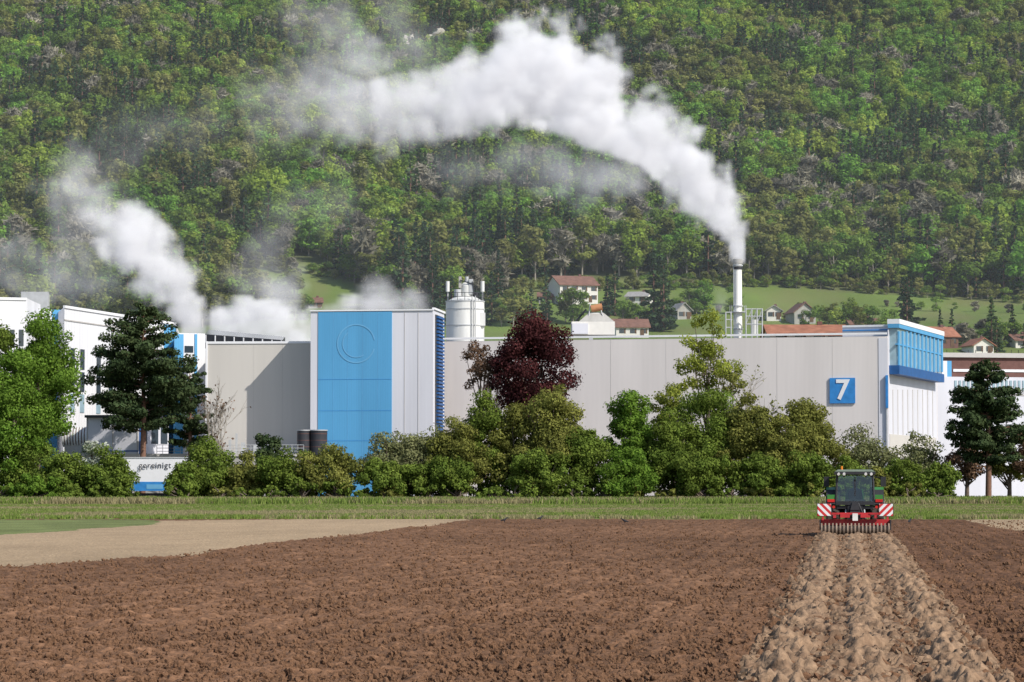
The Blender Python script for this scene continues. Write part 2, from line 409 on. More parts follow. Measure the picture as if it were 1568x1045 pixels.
def clod(seed,m):
    r=np.random.default_rng(seed)
    bm=bmesh.new(); bmesh.ops.create_icosphere(bm,subdivisions=2,radius=.5)
    for vt in bm.verts:
        q=vt.co; k=.65+.8*r.random(); vt.co=q*k; vt.co.z*=.65
    me=bpy.data.meshes.new('clod'); bm.to_mesh(me); bm.free(); me.materials.append(m); return me
mdk=mat('clod_dark',(.14,.076,.043),.95,.35,5,spec=.1); mlt=mat('clod_light',(.215,.142,.090),.95,.4,5,spec=.1)
cc=mkcoll('soil_clod',[clod(1,mdk),clod(2,mdk),clod(3,mdk),clod(4,mlt),clod(5,mlt),clod(6,mlt)])
r=rng
P=[];S=[];I=[]
n=22000; vv=-(118-24)*(1-(r.random(n))**1.6)
uu=r.uniform(-1.55,1.55,n)
xs=T0[0]+uu*math.cos(TH)+vv*math.sin(TH); ys=T0[1]-uu*math.sin(TH)+vv*math.cos(TH)
P.append(np.stack([xs,ys,0.0*xs+.04],1)); S.append(.035+.17*r.random(n)**3.4); I.append(r.choice([3,4,5,3,4,0,1,2],n))
n=60000; ys=24*np.exp(r.random(n)**1.2*math.log(165/24)); xs=r.uniform(-.2,.2,n)*ys
uu,vv=uv(xs,ys); ok=(np.abs(uu)>1.6)&~inpoly(xs,ys,dryP)&~inpoly(xs,ys,grasP)
xs=xs[ok];ys=ys[ok]; P.append(np.stack([xs,ys,0*xs+.015],1)); S.append((.025+.10*r.random(len(xs))**3.8)); I.append(r.choice([0,1,2],len(xs)))
P=np.concatenate(P);S=np.concatenate(S);I=np.concatenate(I)
scatter('soil_clods',P,r.uniform(0,6.28,(len(P),3)),np.stack([S,S,S],1),I,cc)

def tuft(seed,m,h=.5):
    t=TG(seed); r=t.r
    n=26; p=np.c_[r.normal(size=(n,2))*.22,np.zeros(n)]; lean=np.c_[r.normal(size=(n,2))*.16,r.uniform(.5,1,n)]*h
    w=np.c_[r.normal(size=(n,2)),np.zeros(n)]; w/=np.linalg.norm(w,axis=1)[:,None]; w*=.035
    Vv=np.stack([p-w,p+w,p+lean+w*.2,p+lean-w*.2],1).reshape(-1,3)
    c=np.ones((n,4)); c[:,0]=.7+.6*r.random(n); c[:,1]=r.random(n)
    return npmesh('tuft',Vv,np.arange(n*4).reshape(n,4),col=c,mats=[m])
L_gr=leafmat('grass_blades',(.155,.23,.045),(.25,.30,.085),.35); L_dry=leafmat('grass_dry',(.23,.22,.10),(.33,.28,.16),.3)
gcoll=mkcoll('grass_tuft',[tuft(1,L_gr),tuft(2,L_gr),tuft(3,L_gr),tuft(4,L_dry)])
n=42000; ys=172+r.random(n)**.8*124; xs=r.uniform(-.21,.21,n)*ys
sc=np.where(ys>262,.9+.9*r.random(n),.35+.3*r.random(n)); z=np.zeros(n)
pick=np.where(fbm(xs/14,ys/6,2,50)>.58,3,r.choice([0,1,2,0,1,2,3],n))
scatter('grass_strip',np.stack([xs,ys,z],1),np.stack([z,z,r.uniform(0,6.28,n)],1),np.stack([sc*1.3,sc*1.3,sc],1),pick,gcoll)

# ------------------------------------------------------------------ FOREST
FY=leafmat('forest_leaf_spring',(.22,.31,.045),(.30,.37,.07),.45,True)
FM=leafmat('forest_leaf_mid',(.13,.215,.04),(.20,.285,.055),.45,True)
FO=leafmat('forest_leaf_olive',(.18,.205,.055),(.245,.25,.08),.45,True)
FG_=leafmat('forest_leaf_fresh',(.14,.28,.045),(.20,.36,.06),.45,True)
FN=leafmat('forest_needles',(.038,.075,.036),(.075,.12,.050),.25,True)
FB=leafmat('forest_bare_twigs',(.20,.19,.14),(.29,.27,.21),.25,True)
vm=[]
for i in range(8):
    rr=np.random.default_rng(100+i)
    H=rr.uniform(13,20); W=rr.uniform(3.8,5.2)
    vm.append(make_tree('forest_deciduous',0,0,H,W,H*(.06+.08*(i%3)),[FM,FO,FY,FO,FG_,FM,FO,FY][i],n=1050,leaf=.92,nb=16,trunk=.22,seed=200+i,place=False,br=(.34,.54),bark=M['gbark'],up=.3,cone=.1+.1*(i%3),jit=.28,cvar=.5))
for i in range(3):
    vm.append(make_pine('forest_conifer',0,0,20+2*i,3.6,2,FN,n=900,leaf=1.0,seed=300+i,tiers=11,spruce=True,place=False,per=6))
for i in range(3):
    tt=TG(400+i); H=16+i
    tt.tube([(0,0,0),(.2,0,H*.5),(0,.2,H*.9)],[.34,.25,.08],5)
    c_,r_=crown_blobs(tt.r,(0,0,H*.58),(4.0,3.8,H*.38),16,br=(.3,.5))
    for q in c_: 
        tt.tube([(0,0,q[2]*.5),q*np.array([.6,.6,.85]),q],[.18,.12,.06],3)
    tt.leaves(c_,r_,700,1.4,elong=2.8,fill=.01,up=0)
    vm.append(tt.mesh('forest_bare',[M['gbark'],FB]))
fcoll=mkcoll('forest_tree',vm)
sp=5.4
gy=np.arange(820,1960,sp); P=[]
for yy in gy:
    w=.235*yy+25; xx=np.arange(-w,w,sp); P.append(np.stack([xx+r.uniform(-.6,.6,len(xx))*sp,np.full(len(xx),yy)+r.uniform(-.6,.6,len(xx))*sp],1))
P=np.concatenate(P); e=edge(P[:,0],P[:,1]); P=P[P[:,1]>e+3]
cl=ground_hit(345,375); P=P[~((np.abs(P[:,0]-cl.x)<7)&(np.abs(P[:,1]-cl.y)<22))]
ck=ground_hit(668,75); P=P[~((np.abs(P[:,0]-ck.x)<19)&(P[:,1]<ck.y+3)&(P[:,1]>ck.y-42))]
z=height(P[:,0],P[:,1])
kind=fbm(P[:,0]/34,P[:,1]/55,3,40)+.26*(r.random(len(P))-.5); con=fbm(P[:,0]/24,P[:,1]/34,3,44)+.12*(r.random(len(P))-.5)
bare=fbm(P[:,0]/20,P[:,1]/28,3,47)+.34*(r.random(len(P))-.5)
idx=np.where(kind<.41,r.choice([1,3,6,0,5],len(P)),np.where(kind<.54,r.choice([0,1,2,5,6,7],len(P)),r.choice([0,2,4,5,7,4],len(P))))
idx=np.where(bare>.66,r.choice([11,12,13],len(P)),idx)
idx=np.where(con>.66,r.choice([8,9,10],len(P)),idx); idx=np.where(r.random(len(P))<.03,r.choice([8,9,10],len(P)),idx)
s_=.55+.65*r.random(len(P)); zz=np.zeros(len(P))
scatter('forest_on_hillside',np.c_[P,z-.5],np.stack([zz,zz,r.uniform(0,6.28,len(P))],1),np.stack([s_*1.07,s_*1.07,s_*r.uniform(.8,1.05,len(P))],1),idx,fcoll)
Q=[]
def row(px0,py0,px1,py1,n,sc,ks,j=4):
    for i in range(n):
        f=i/max(1,n-1); p=ground_hit(px0+(px1-px0)*f+random.uniform(-j,j),py0+(py1-py0)*f+random.uniform(-j,j)*.4)
        Q.append((p.x,p.y,p.z,random.choice(ks),sc*random.uniform(.6,1.3)))
random.seed(5)
row(600,452,760,452,22,.65,[1,3,9,11,0,6],12); row(560,470,700,468,14,.6,[0,1,12,2],10); row(760,446,1200,441,70,.30,[0,1,3,6,5,2],6)
row(1200,441,1568,464,50,.30,[0,1,3,6,5,2],6); row(370,410,600,438,36,.32,[0,1,3,6,5,12],6)
row(650,440,660,440,3,.9,[8,9],8); row(930,484,945,486,3,.62,[8,10],4); row(1005,506,1015,508,3,1.0,[9,10],5); row(1385,505,1400,507,3,.95,[8,9],8)
row(1520,540,1530,540,2,.6,[8,9],4); row(1120,470,1130,480,3,.4,[0,1],6); row(1300,500,1330,500,4,.45,[0,7],6); row(1150,494,1280,484,9,.28,[0,1,7],8)
row(1240,506,1370,509,9,.38,[0,1,7,5],8); row(1050,482,1080,484,6,.5,[4,5,0],6); row(380,455,440,460,6,.5,[1,12],6); row(0,500,300,500,36,.8,[0,1,3,11,9],25)
row(300,500,470,490,18,.7,[0,1,6,3],10); row(1350,470,1568,484,9,.26,[1,5,0,12],8); row(950,495,1000,500,6,.38,[0,5],5); row(1440,524,1568,534,14,.42,[0,5,9,12],8)
row(700,500,870,498,14,.6,[0,1,5,9],10); row(740,480,830,484,9,.3,[0,1,5],8); row(900,474,1120,482,12,.26,[0,1,5,12],7)
Q=np.array(Q); n=len(Q); z0=np.zeros(n)
scatter('meadow_trees',Q[:,:3]-np.array([0,0,.4]),np.stack([z0,z0,r.uniform(0,6.28,n)],1),np.stack([Q[:,4]*1.3,Q[:,4]*1.3,Q[:,4]],1),Q[:,3].astype(int),fcoll)
bm=bmesh.new()
for i in range(34):
    res=bmesh.ops.create_icosphere(bm,subdivisions=2,radius=1)
    ox=random.uniform(-18,18); oz=random.uniform(-2,4)+ (1 if ox>0 else -1); sx,sy,sz=random.uniform(1.2,3),random.uniform(1.5,3),random.uniform(1,2.6)
    for vt in res['verts']:
        c=vt.co.copy()*(random.uniform(.75,1.25)); vt.co=Vector((c.x*sx+ox,c.y*sy+random.uniform(-.4,.4)-4+oz*.8,c.z*sz+oz))
me=bpy.data.meshes.new('rock_outcrop'); bm.to_mesh(me); bm.free(); me.materials.append(M['rock'])
o=bpy.data.objects.new('rock_outcrop',me); o.location=(ck.x,ck.y,ck.z+3.5); link(o)
m,nt,out=newmat('haze_air'); vs_=nt.nodes.new('ShaderNodeVolumeScatter'); vs_.inputs['Color'].default_value=(.85,.93,1,1); vs_.inputs['Density'].default_value=.00027; vs_.inputs['Anisotropy'].default_value=0
nt.links.new(vs_.outputs[0],out.inputs['Volume'])
b=B('valley_haze'); b.prism('air',[(-420,560),(420,560),(420,850),(-420,850)],-2,330,m); b.finish()

# ------------------------------------------------------------------ FACTORY
b=B('factory_hall')
FL=G(680,334);FR=G(1360,322);BR=G(1436,352);BL=G(690,372); zt=Zt(515,322)
b.prism('walls',[FL,FR,BR,BL],0,zt,M['beige'],M['roof'])
b.wall('trim',FL,FR,680,1359,513.5,516.5,M['trim'],.12,.2)
for px in (765,850,935,1020,1105,1190,1275): b.wall('seams',FL,FR,px,px+.35,518,770,M['seam'],.015,.05)
b.wall('corner_strip',FL,FR,1346,1360,518,770,M['lav'],.06,.1)
b.wall('side_wall',FR,BR,1360.5,1434,515,770,M['lav'],.06,.1)
b.wall('side_base',FR,BR,1361,1432,668,770,M['beige2'],.12,.1)
b.wall('gallery',FR,BR,1362,1430,503,570,M['pglass'],1.0,1.0)
b.wall('gallery',FR,BR,1361,1431,499,506,M['trim'],1.3,1.4)
b.wall('gallery',FR,BR,1361,1431,506,512,M['blue'],1.25,1.3)
b.wall('gallery',FR,BR,1361,1431,567,580,M['dblue'],1.25,1.3)
b.wall('gallery',FR,BR,1361,1431,535,537,M['blue'],1.1,.3)
for px in np.linspace(1362,1429,12): b.wall('gallery',FR,BR,px,px+1.6,508,570,M['blue'],1.15,.3)
for px in np.linspace(1366,1427,9): b.wall('gallery',FR,BR,px,px+.8,597,668,M['seam'],.1,.1)
b.wall('downpipe',FL,FR,1357,1360.5,575,625,M['sblue'],.4,.35); b.wall('downpipe',FL,FR,1357.5,1359,625,690,M['steel'],.3,.2)
b.prism('roof_house',[G(1291,326),G(1362,324),G(1430,348),G(1300,350)],zt,Zt(498,324),M['lav'],M['roof'])
b.wall('roof_house',G(1291,326),G(1362,324),1291,1362,498,501,M['trim'],.1,.2)
b.wall('roof_house',G(1291,326),G(1362,324),1291,1362,505,507,M['sblue'],.1,.2)
V7=b.wall('sign_board',FL,FR,1271,1310,579,618,M['sblue'],.2,.15)
for px,w,h in ((905,4,7),(960,6,4),(1005,3,5),(1060,8,4),(1215,5,4),(1250,3,6),(1180,10,3)):
    x,y=G(px,340); b.box('roof_vents',(x,y,zt+h*.04),(w*.08*1.5,1.2,h*.1),M['steel'])
b.box('roof_vents',(G(1000,338)[0],338,zt+.15),(26,3,.3),M['roof'])
e,c=b.finish()
fc_=bpy.data.curves.new('digit','FONT'); fc_.body='7'; fc_.size=3.2; fc_.extrude=.03; fc_.offset=.06; fc_.align_x='CENTER'; fc_.align_y='CENTER'; fc_.materials.append(M['trim'])
o=bpy.data.objects.new('sign_digit',fc_); link(o,e)
cen=sum((Vector(v) for v in V7[4:]),Vector())/4; ang=math.atan2(FR[1]-FL[1],FR[0]-FL[0])
o.rotation_euler=(math.pi/2,0,ang); o.location=cen-c+Vector((math.sin(ang),-math.cos(ang),0))*.04

b=B('blue_tower'); FL=G(475,325);FR=G(663,323);BR=G(680,331.5);BL=G(488,345); zt=Zt(476,324)
b.prism('walls',[FL,FR,BR,BL],0,zt,M['lav'],M['roof'])
b.wall('blue_panel',FL,FR,487,600,477.5,770,M['blue'],.08,.12)
for py in (581,629,675): b.wall('blue_panel',FL,FR,487,600,py,py+.5,M['sblue'],.10,.05)
for px in (510,532,555,578): b.wall('blue_panel',FL,FR,px,px+.4,478,770,M['blue2'],.095,.05)
for px in (619,640): b.wall('seams',FL,FR,px,px+.5,478,770,M['seam'],.04,.06)
b.wall('coping',FL,FR,474.5,664,474.5,476.5,M['trim'],.15,.3); b.wall('coping',FR,BR,663.5,680,474.5,477.5,M['trim'],.15,.3)
for py in np.arange(486,700,5.5): b.wall('louvres',FR,BR,667,676,py,py+3.2,M['dblue'],.35,.4)
b.wall('louvres',FR,BR,666,677,484,700,M['dark'],.1,.1)
e,c=b.finish()
bm=bmesh.new(); p=ray(545,526,323.6)
for (r0,r1,a0,a1) in ((2.1,2.25,.2,6.0),(1.5,1.62,2.2,5.3)):
    n=40; vs=[]
    for i in range(n+1):
        g=a0+(a1-a0)*i/n; vs.append((bm.verts.new((math.cos(g)*r0,0,math.sin(g)*r0)),bm.verts.new((math.cos(g)*r1,0,math.sin(g)*r1))))
    for i in range(n): bm.faces.new((vs[i][0],vs[i+1][0],vs[i+1][1],vs[i][1]))
me=bpy.data.meshes.new('emblem'); bm.to_mesh(me); bm.free(); me.materials.append(M['blue2']); o=bpy.data.objects.new('emblem',me); link(o,e)
ang=math.atan2(FR[1]-FL[1],FR[0]-FL[0]); tt=(p.x-FL[0])/(FR[0]-FL[0]); o.rotation_euler=(0,0,ang); o.location=Vector((p.x,FL[1]+tt*(FR[1]-FL[1])-.12,p.z))-c

b=B('storage_hall'); FL=G(315,332);FR=G(477,331);BR=G(500,360);BL=G(325,365); zt=Zt(525,331.5)
b.prism('walls',[FL,FR,BR,BL],0,zt,M['beige2'],M['roof'])
b.wall('trim',FL,FR,315,476,523,526.5,M['trim'],.1,.2); b.wall('trim',FL,FR,314.5,317.5,523,770,M['trim'],.12,.2)
for px in (388,432): b.wall('seams',FL,FR,px,px+.35,527,770,M['seam'],.015,.05)
b.prism('rooflights',[G(313,345),G(432,339),G(436,352),G(318,358)],zt,Zt(514,345),M['dark'],M['glass'],ztops=[Zt(512,345),Zt(521,339),Zt(516,352),Zt(505,358)])
for px in np.linspace(314,430,9): b.wall('rooflights',G(313,345),G(432,339),px,px+1.2,513+(px-314)*.075,525,M['trim'],.1,.12)
b.finish()

b=B('white_factory'); 
FL=G(97,335);FR=G(268,372);BR=G(275,400);BL=G(60,380); zt=Zt(470,335)
b.prism('walls',[FL,FR,BR,BL],0,zt,M['white'],M['roof'])
b.wall('coping',FL,FR,97,268,468,472,M['trim'],.15,.3,335)
b.wall('coping',FL,FR,97,268,489,491,M['seam'],.1,.15,335)
for px in (107,122,147,166): b.wall('windows',FL,FR,px,px+6,535,566,M['glass'],.08,.1,340); b.wall('windows',FL,FR,px,px+6,570,600,M['glass'],.08,.1,340)
for px in (107,122,147): b.wall('windows',FL,FR,px,px+6,604,632,M['pglass'],.08,.1,340)
for px in (200,232): b.wall('seams',FL,FR,px,px+1,500,700,M['seam'],.06,.1)
b.wall('blue_band',FL,FR,250,268,474,700,M['blue'],.1,.15,335)
F2=G(266,360);F3=G(313,362); b.prism('stair_tower',[F2,F3,G(318,375),G(270,375)],0,Zt(510,360),M['white'],M['roof'])
b.wall('stair_tower',F2,F3,266,280,512,700,M['blue'],.1,.15); b.wall('stair_tower',F2,F3,297,301,512,700,M['blue'],.1,.15); 
for py in (530,560,590): b.wall('stair_tower',F2,F3,282,295,py,py+10,M['glass'],.08,.1)
F4=G(-90,330);F5=G(39,333); b.prism('west_block',[F4,F5,G(60,345),G(-80,345)],0,Zt(457,333),M['white'],M['roof'])
b.wall('west_block',F4,F5,-90,39,455,459,M['trim'],.12,.2)
for px in (0,14,28): b.wall('west_block',F4,F5,px,px+7,505,530,M['glass'],.08,.1)
F6=G(38,345);F7=G(98,346); b.prism('link_block',[F6,F7,G(100,370),G(45,370)],0,Zt(474,345),M['blue'],M['roof'])
b.wall('link_block',F6,F7,60,78,474,640,M['white'],.1,.15); b.wall('link_block',F6,F7,38,98,495,497,M['trim'],.12,.15)
b.prism('roof_plant',[G(30,350),G(72,350),G(74,356),G(32,356)],Zt(474,350),Zt(447,350),M['steel'],M['roof'])
b.finish()

b=B('silo'); d=350; x,y=G(712,d); R=29.5/F*d
b.cyl('shell',(x,y,10),(x,y,Zt(463,d)),R,R,M['silo'],32); b.cyl('shell',(x,y,Zt(463,d)),(x,y,Zt(455,d)),R,R*.55,M['silo'],32)
for py in (463,475,500): b.cyl('bands',(x,y,Zt(py,d)),(x,y,Zt(py-1.5,d)),R*1.03,R*1.03,M['steel'],32)
b.cyl('head',(x+.2,y,Zt(456,d)),(x+.2,y,Zt(438,d)),.75,.75,M['silo'],16); b.cyl('head',(x+.2,y,Zt(438,d)),(x+.2,y,Zt(433,d)),.75,.45,M['silo'],16)
b.cyl('head',(x+.2,y,Zt(434,d)),(x+.2,y,Zt(424,d)),.22,.22,M['steel'],12)
b.box('head',(x+.75,y-.5,Zt(440,d)),(.5,.5,1.9),M['steel']); b.box('head',(x-.6,y-.5,Zt(433,d)),(.35,.35,1.4),M['conc'])
b.cyl('head',(x-.9,y-.6,Zt(456,d)),(x-.9,y-.6,Zt(444,d)),.45,.45,M['steel'],12)
b.cyl('head',(x+1.3,y-.3,Zt(456,d)),(x+1.3,y-.3,Zt(448,d)),.3,.3,M['dark'],12)
b.cyl('head',(x-.6,y-.8,Zt(430,d)),(x+1.0,y-.8,Zt(436,d)),.07,.07,M['dark'],8); b.cyl('head',(x+1.2,y-.8,Zt(456,d)),(x+.9,y-.8,Zt(432,d)),.06,.06,M['dark'],8)
for k in (-1,1):
    b.cyl('vent_pipes',(x+k*2.15,y,Zt(463,d)),(x+k*2.15,y,Zt(432,d)),.1,.1,M['steel'],8); b.cyl('vent_pipes',(x+k*2.15,y,Zt(447,d)),(x+k*2.15,y,Zt(431,d)),.24,.24,M['silo'],12)
for i in range(16):
    g=2*math.pi*i/16; b.cyl('railing',(x+math.cos(g)*R,y+math.sin(g)*R,Zt(463,d)),(x+math.cos(g)*R,y+math.sin(g)*R,Zt(450,d)),.035,.035,M['dark'],5)
    g2=2*math.pi*(i+1)/16
    for pz in (450,456): b.cyl('railing',(x+math.cos(g)*R,y+math.sin(g)*R,Zt(pz,d)),(x+math.cos(g2)*R,y+math.sin(g2)*R,Zt(pz,d)),.035,.035,M['dark'],5)
b.cyl('ladder',(x+.9,y-R,12),(x+.9,y-R,Zt(455,d)),.06,.06,M['steel'],6); b.cyl('ladder',(x+1.3,y-R+.1,12),(x+1.3,y-R+.1,Zt(455,d)),.06,.06,M['steel'],6)
b.box('pipe_bridge',(x+2.0,y-1,Zt(490,d)),(1.0,1.0,1.6),M['silo'])
b.finish()

b=B('filter_house'); d=352; x,y=G(908,d); pm=d/F
b.box('base',(x,y,Zt(504,d)),(66*pm,4,20*pm),M['plaster']); b.box('base',(x-20*pm,y-.3,Zt(505,d)),(24*pm,4,16*pm),M['lav'])
V=[(x-22*pm,y-2,Zt(494,d)),(x+32*pm,y-2,Zt(494,d)),(x+32*pm,y+2,Zt(494,d)),(x-22*pm,y+2,Zt(494,d)),(x-6*pm,y-1,Zt(480,d)),(x+16*pm,y-1,Zt(480,d)),(x+16*pm,y+1,Zt(480,d)),(x-6*pm,y+1,Zt(480,d))]
b.add('hopper',V,[(0,1,5,4),(1,2,6,5),(2,3,7,6),(3,0,4,7),(4,5,6,7)],M['conc'])
b.cyl('drum',(x-3*pm,y-1,Zt(474,d)),(x+14*pm,y-1,Zt(471,d)),.45,.45,mat('orange_paint',(.40,.19,.09),.6),16)
b.box('drum',(x+3*pm,y,Zt(484,d)),(16*pm,2.2,8*pm),M['silo'])
for q in (-8,18): b.cyl('legs',(x+q*pm,y-1.5,Zt(495,d)),(x+q*pm*.5,y-1,Zt(466,d)),.07,.07,M['steel'],6)
b.cyl('pipe',(x-28*pm,y,Zt(495,d)),(x-10*pm,y,Zt(474,d)),.12,.12,M['dark'],8)
b.finish()

b=B('chimney'); d=380; x,y=G(1131,d); 
b.cyl('stack',(x,y,0),(x,y,Zt(400,d)),.62,.52,M['cream'],24)
for py in (408,470,505): b.cyl('rings',(x,y,Zt(py,d)),(x,y,Zt(py-2,d)),.68,.68,M['steel'],24)
b.cyl('crown',(x,y,Zt(404,d)),(x,y,Zt(397,d)),.66,.66,M['conc'],24); b.cyl('crown',(x,y,Zt(413,d)),(x,y,Zt(409,d)),.60,.60,M['dark'],24)
for i in range(10):
    g=i*.628; b.cyl('platform',(x+math.cos(g)*1.1,y+math.sin(g)*1.1,Zt(478,d)),(x+math.cos(g)*1.1,y+math.sin(g)*1.1,Zt(468,d)),.03,.03,M['steel'],5)
b.cyl('platform',(x,y,Zt(479,d)),(x,y,Zt(478,d)),1.15,1.15,M['steel'],20); b.cyl('ladder',(x-.6,y-.3,10),(x-.6,y-.3,Zt(405,d)),.04,.04,M['steel'],6)
b.finish()
b=B('steel_gantry')
for px in (1112,1120,1143,1152,1160,1168):
    for dy in (0,2): x,y=G(px,378+dy); b.cyl('posts',(x,y,8),(x,y,Zt(474 if px>1125 else 480,380)),.09,.09,M['steel'],6)
for py in (475,486,498):
    for a_,b_ in ((1112,1122),(1143,1168)):
        b.cyl('beams',(*G(a_,378),Zt(py+(5 if a_<1130 else 0),380)),(*G(b_,378),Zt(py+(5 if a_<1130 else 0),380)),.08,.08,M['steel'],6)
for a_,b_ in ((1143,1152),(1152,1160),(1160,1168)): b.cyl('braces',(*G(a_,378),Zt(498,380)),(*G(b_,378),Zt(475,380)),.05,.05,M['steel'],5)
b.cyl('vessel',(*G(1156,380),Zt(512,380)),(*G(1156,380),Zt(490,380)),.5,.5,M['silo'],16)
b.finish()

b=B('eastern_works'); FL=G(1434,372);FR=G(1640,376)
b.prism('walls',[FL,FR,G(1650,400),G(1440,400)],0,Zt(577,372),M['lav'],M['roof'])
b.prism('upper',[G(1438,378),G(1660,382),G(1660,400),G(1440,400)],0,Zt(545,378),M['brick'],M['brroof'])
b.wall('upper',G(1438,378),G(1660,382),1460,1600,566,570,M['trim'],.1,.2)
b.wall('upper',G(1438,378),G(1660,382),1436,1457,553,600,M['blue'],.2,.2); b.wall('upper',G(1438,378),G(1660,382),1442,1450,553,600,M['white'],.25,.2)
b.wall('upper',G(1438,378),G(1660,382),1436,1600,541,548,M['seam'],.4,.5)
for px in np.arange(1462,1600,6.5): b.wall('windows',FL,FR,px,px+3.5,583,598,M['pglass'],.08,.1)
b.wall('windows',FL,FR,1462,1600,604,606,M['seam'],.08,.1); 
for px in np.arange(1470,1600,14): b.wall('windows',FL,FR,px,px+9,650,664,M['glass'],.08,.1)
for i in range(12): b.cyl('roof_poles',(*G(1440+i*11,385),Zt(545,385)),(*G(1440+i*11,385),Zt(536,385)),.04,.04,M['dark'],5)
b.finish()

def house(name,px,py,wpx,wallpx,roofpx,rm,gable=False,win=2,ang=0,d=None,wm=None,depth=9):
    p=ground_hit(px,py) if d is None else ray(px,py,d)
    pm=p.y/F; w=wpx*pm; hw=wallpx*pm; hr=roofpx*pm; dp=depth
    b=B(name); wm=wm or M['plaster']
    b.box('walls',(0,0,hw/2-1.5),(w,dp,hw+3),wm)
    o=.6
    if gable:
        b.add('walls',[(-w/2,-dp/2,hw),(w/2,-dp/2,hw),(0,-dp/2,hw+hr)],[(0,1,2)],wm)
        for s in (-1,1):
            b.add('roof',[(s*(w/2+o),-dp/2-o,hw-.3),(s*(w/2+o),dp/2+o,hw-.3),(0,dp/2+o,hw+hr+.05),(0,-dp/2-o,hw+hr+.05),
                          (s*(w/2+o),-dp/2-o,hw-.05),(s*(w/2+o),dp/2+o,hw-.05),(0,dp/2+o,hw+hr+.3),(0,-dp/2-o,hw+hr+.3)],[(0,1,2,3),(4,5,6,7),(0,3,7,4),(1,2,6,5),(0,1,5,4)],rm)
    else:
        for s in (-1,1):
            b.add('walls',[(s*w/2,-dp/2,hw),(s*w/2,dp/2,hw),(s*w/2,0,hw+hr)],[(0,1,2)],wm)
            b.add('roof',[(-w/2-o,s*(dp/2+o),hw-.3),(w/2+o,s*(dp/2+o),hw-.3),(w/2+o,0,hw+hr+.05),(-w/2-o,0,hw+hr+.05),
                          (-w/2-o,s*(dp/2+o),hw-.05),(w/2+o,s*(dp/2+o),hw-.05),(w/2+o,0,hw+hr+.3),(-w/2-o,0,hw+hr+.3)],[(0,1,2,3),(4,5,6,7),(0,3,7,4),(1,2,6,5),(0,1,5,4)],rm)
    b.box('chimney_pot',(w*.2,0,hw+hr),(.8,.8,1.6),M['brick'])
    fl=2 if hw>4.0 else 1; nw=max(2,int(w/3))
    for f in range(fl):
        for i in range(nw):
            zz=hw*(f+.55)/fl; b.box('windows',(-w/2+w*(i+.5)/nw,-dp/2-.02,zz),(1.3,.12,1.3),M['glass']); b.box('shutters',(-w/2+w*(i+.5)/nw+.95,-dp/2-.03,zz),(.45,.1,1.4),M['wood'])
    b.box('door',(w*.3,-dp/2-.03,.9),(1.1,.14,2.0),M['wood'])
    if fl==2: b.box('balcony',(-w*.12,-dp/2-.6,hw*.5),(w*.5,1.1,.15),M['conc']); b.box('balcony',(-w*.12,-dp/2-1.15,hw*.5+.5),(w*.5,.08,.9),M['plaster'])
    b.finish(loc=(p.x,p.y,p.z),rz=ang,local=True)
house('farm_house',876,464,62,26,14,M['brroof'],gable=False,ang=.35,depth=12)
house('detached_house',835,463,20,8,6,M['brroof'],depth=8,wm=M['conc'])
house('detached_house',980,465,32,10,7,M['roof'],ang=-.3)
house('detached_house',1040,489,22,12,11,M['roof'],gable=True,ang=.3,wm=M['conc'])
house('detached_house',1183,490,22,13,7,M['roof'],gable=True)
house('detached_house',1226,494,34,14,14,M['brroof'],ang=.2,gable=True,wm=M['conc'])
house('detached_house',965,516,50,14,12,M['brroof'],ang=.1)
house('detached_house',1320,508,46,10,9,M['brroof'],ang=.1,wm=M['conc'])
house('detached_house',1432,532,52,16,14,M['redroof'],ang=.35,wm=M['brick'])
house('detached_house',1497,542,32,12,10,M['redroof'],gable=True,ang=.2)
house('detached_house',1560,532,30,10,9,M['brroof'],ang=.2)
house('detached_house',482,472,20,8,7,M['brroof'],ang=.1,wm=M['conc'])
house('tiled_barn',1232,530,116,16,14,M['redroof'],d=470,wm=M['plaster'],depth=10,ang=.02)

b=B('loading_platform'); d=314; zp=Zt(697,d)
b.prism('slab',[G(100,313),G(470,313),G(480,330),G(110,330)],0,zp,M['conc'],M['conc'])
b.wall('slab',G(100,313),G(470,313),100,470,695,699,M['seam'],.15,.3)
for i in range(6): b.wall('slab',G(100,313),G(470,313),260+i*32,262+i*32,699,760,M['seam'],.05,.1)
for i in range(26): x,y=G(240+i*9,313.4); b.cyl('railing',(x,y,zp),(x,y,zp+1.1),.03,.03,M['steel'],5)
for h in (.4,.75,1.1): b.cyl('railing',(*G(240,313.4),zp+h),(*G(465,313.4),zp+h),.03,.03,M['steel'],5)
for px,h,w in ((352,24,4),(362,34,3),(372,20,6),(392,16,8)):
    x,y=G(px,318); b.box('fittings',(x,y,zp+h*.036),(w*.07,.4,h*.072),M['steel'])
b.finish()
b=B('site_cabin'); d=316; A_=G(132,d);B_=G(212,314.5);C_=G(258,322)
b.prism('walls',[A_,B_,C_,G(180,326)],zp,Zt(640,d),M['lav'],M['roof'])
b.prism('roof_slab',[G(129,315.6),G(212.5,314),G(261,322),G(180,327)],Zt(640,d),Zt(636,d),M['dark'],M['roof'])
for px in (133,172,210): b.wall('frame',A_,B_,px,px+1.5,640,697,M['seam'],.05,.08)
for px in (215,232,246): b.wall('windows',B_,C_,px,px+10,655,680,M['glass'],.05,.08)
b.wall('frame',B_,C_,213,215,640,697,M['dblue'],.08,.1); b.wall('frame',A_,B_,132,212,690,692,M['dblue'],.08,.1)
b.finish()
b=B('ribbed_tank'); d=320; x,y=G(116,d)
for i in range(9): b.cyl('ribs',(x-1.4+i*.32,y,zp+2.1),(x-1.2+i*.32,y,zp+2.1),1.15,1.15,M['silo'],20)
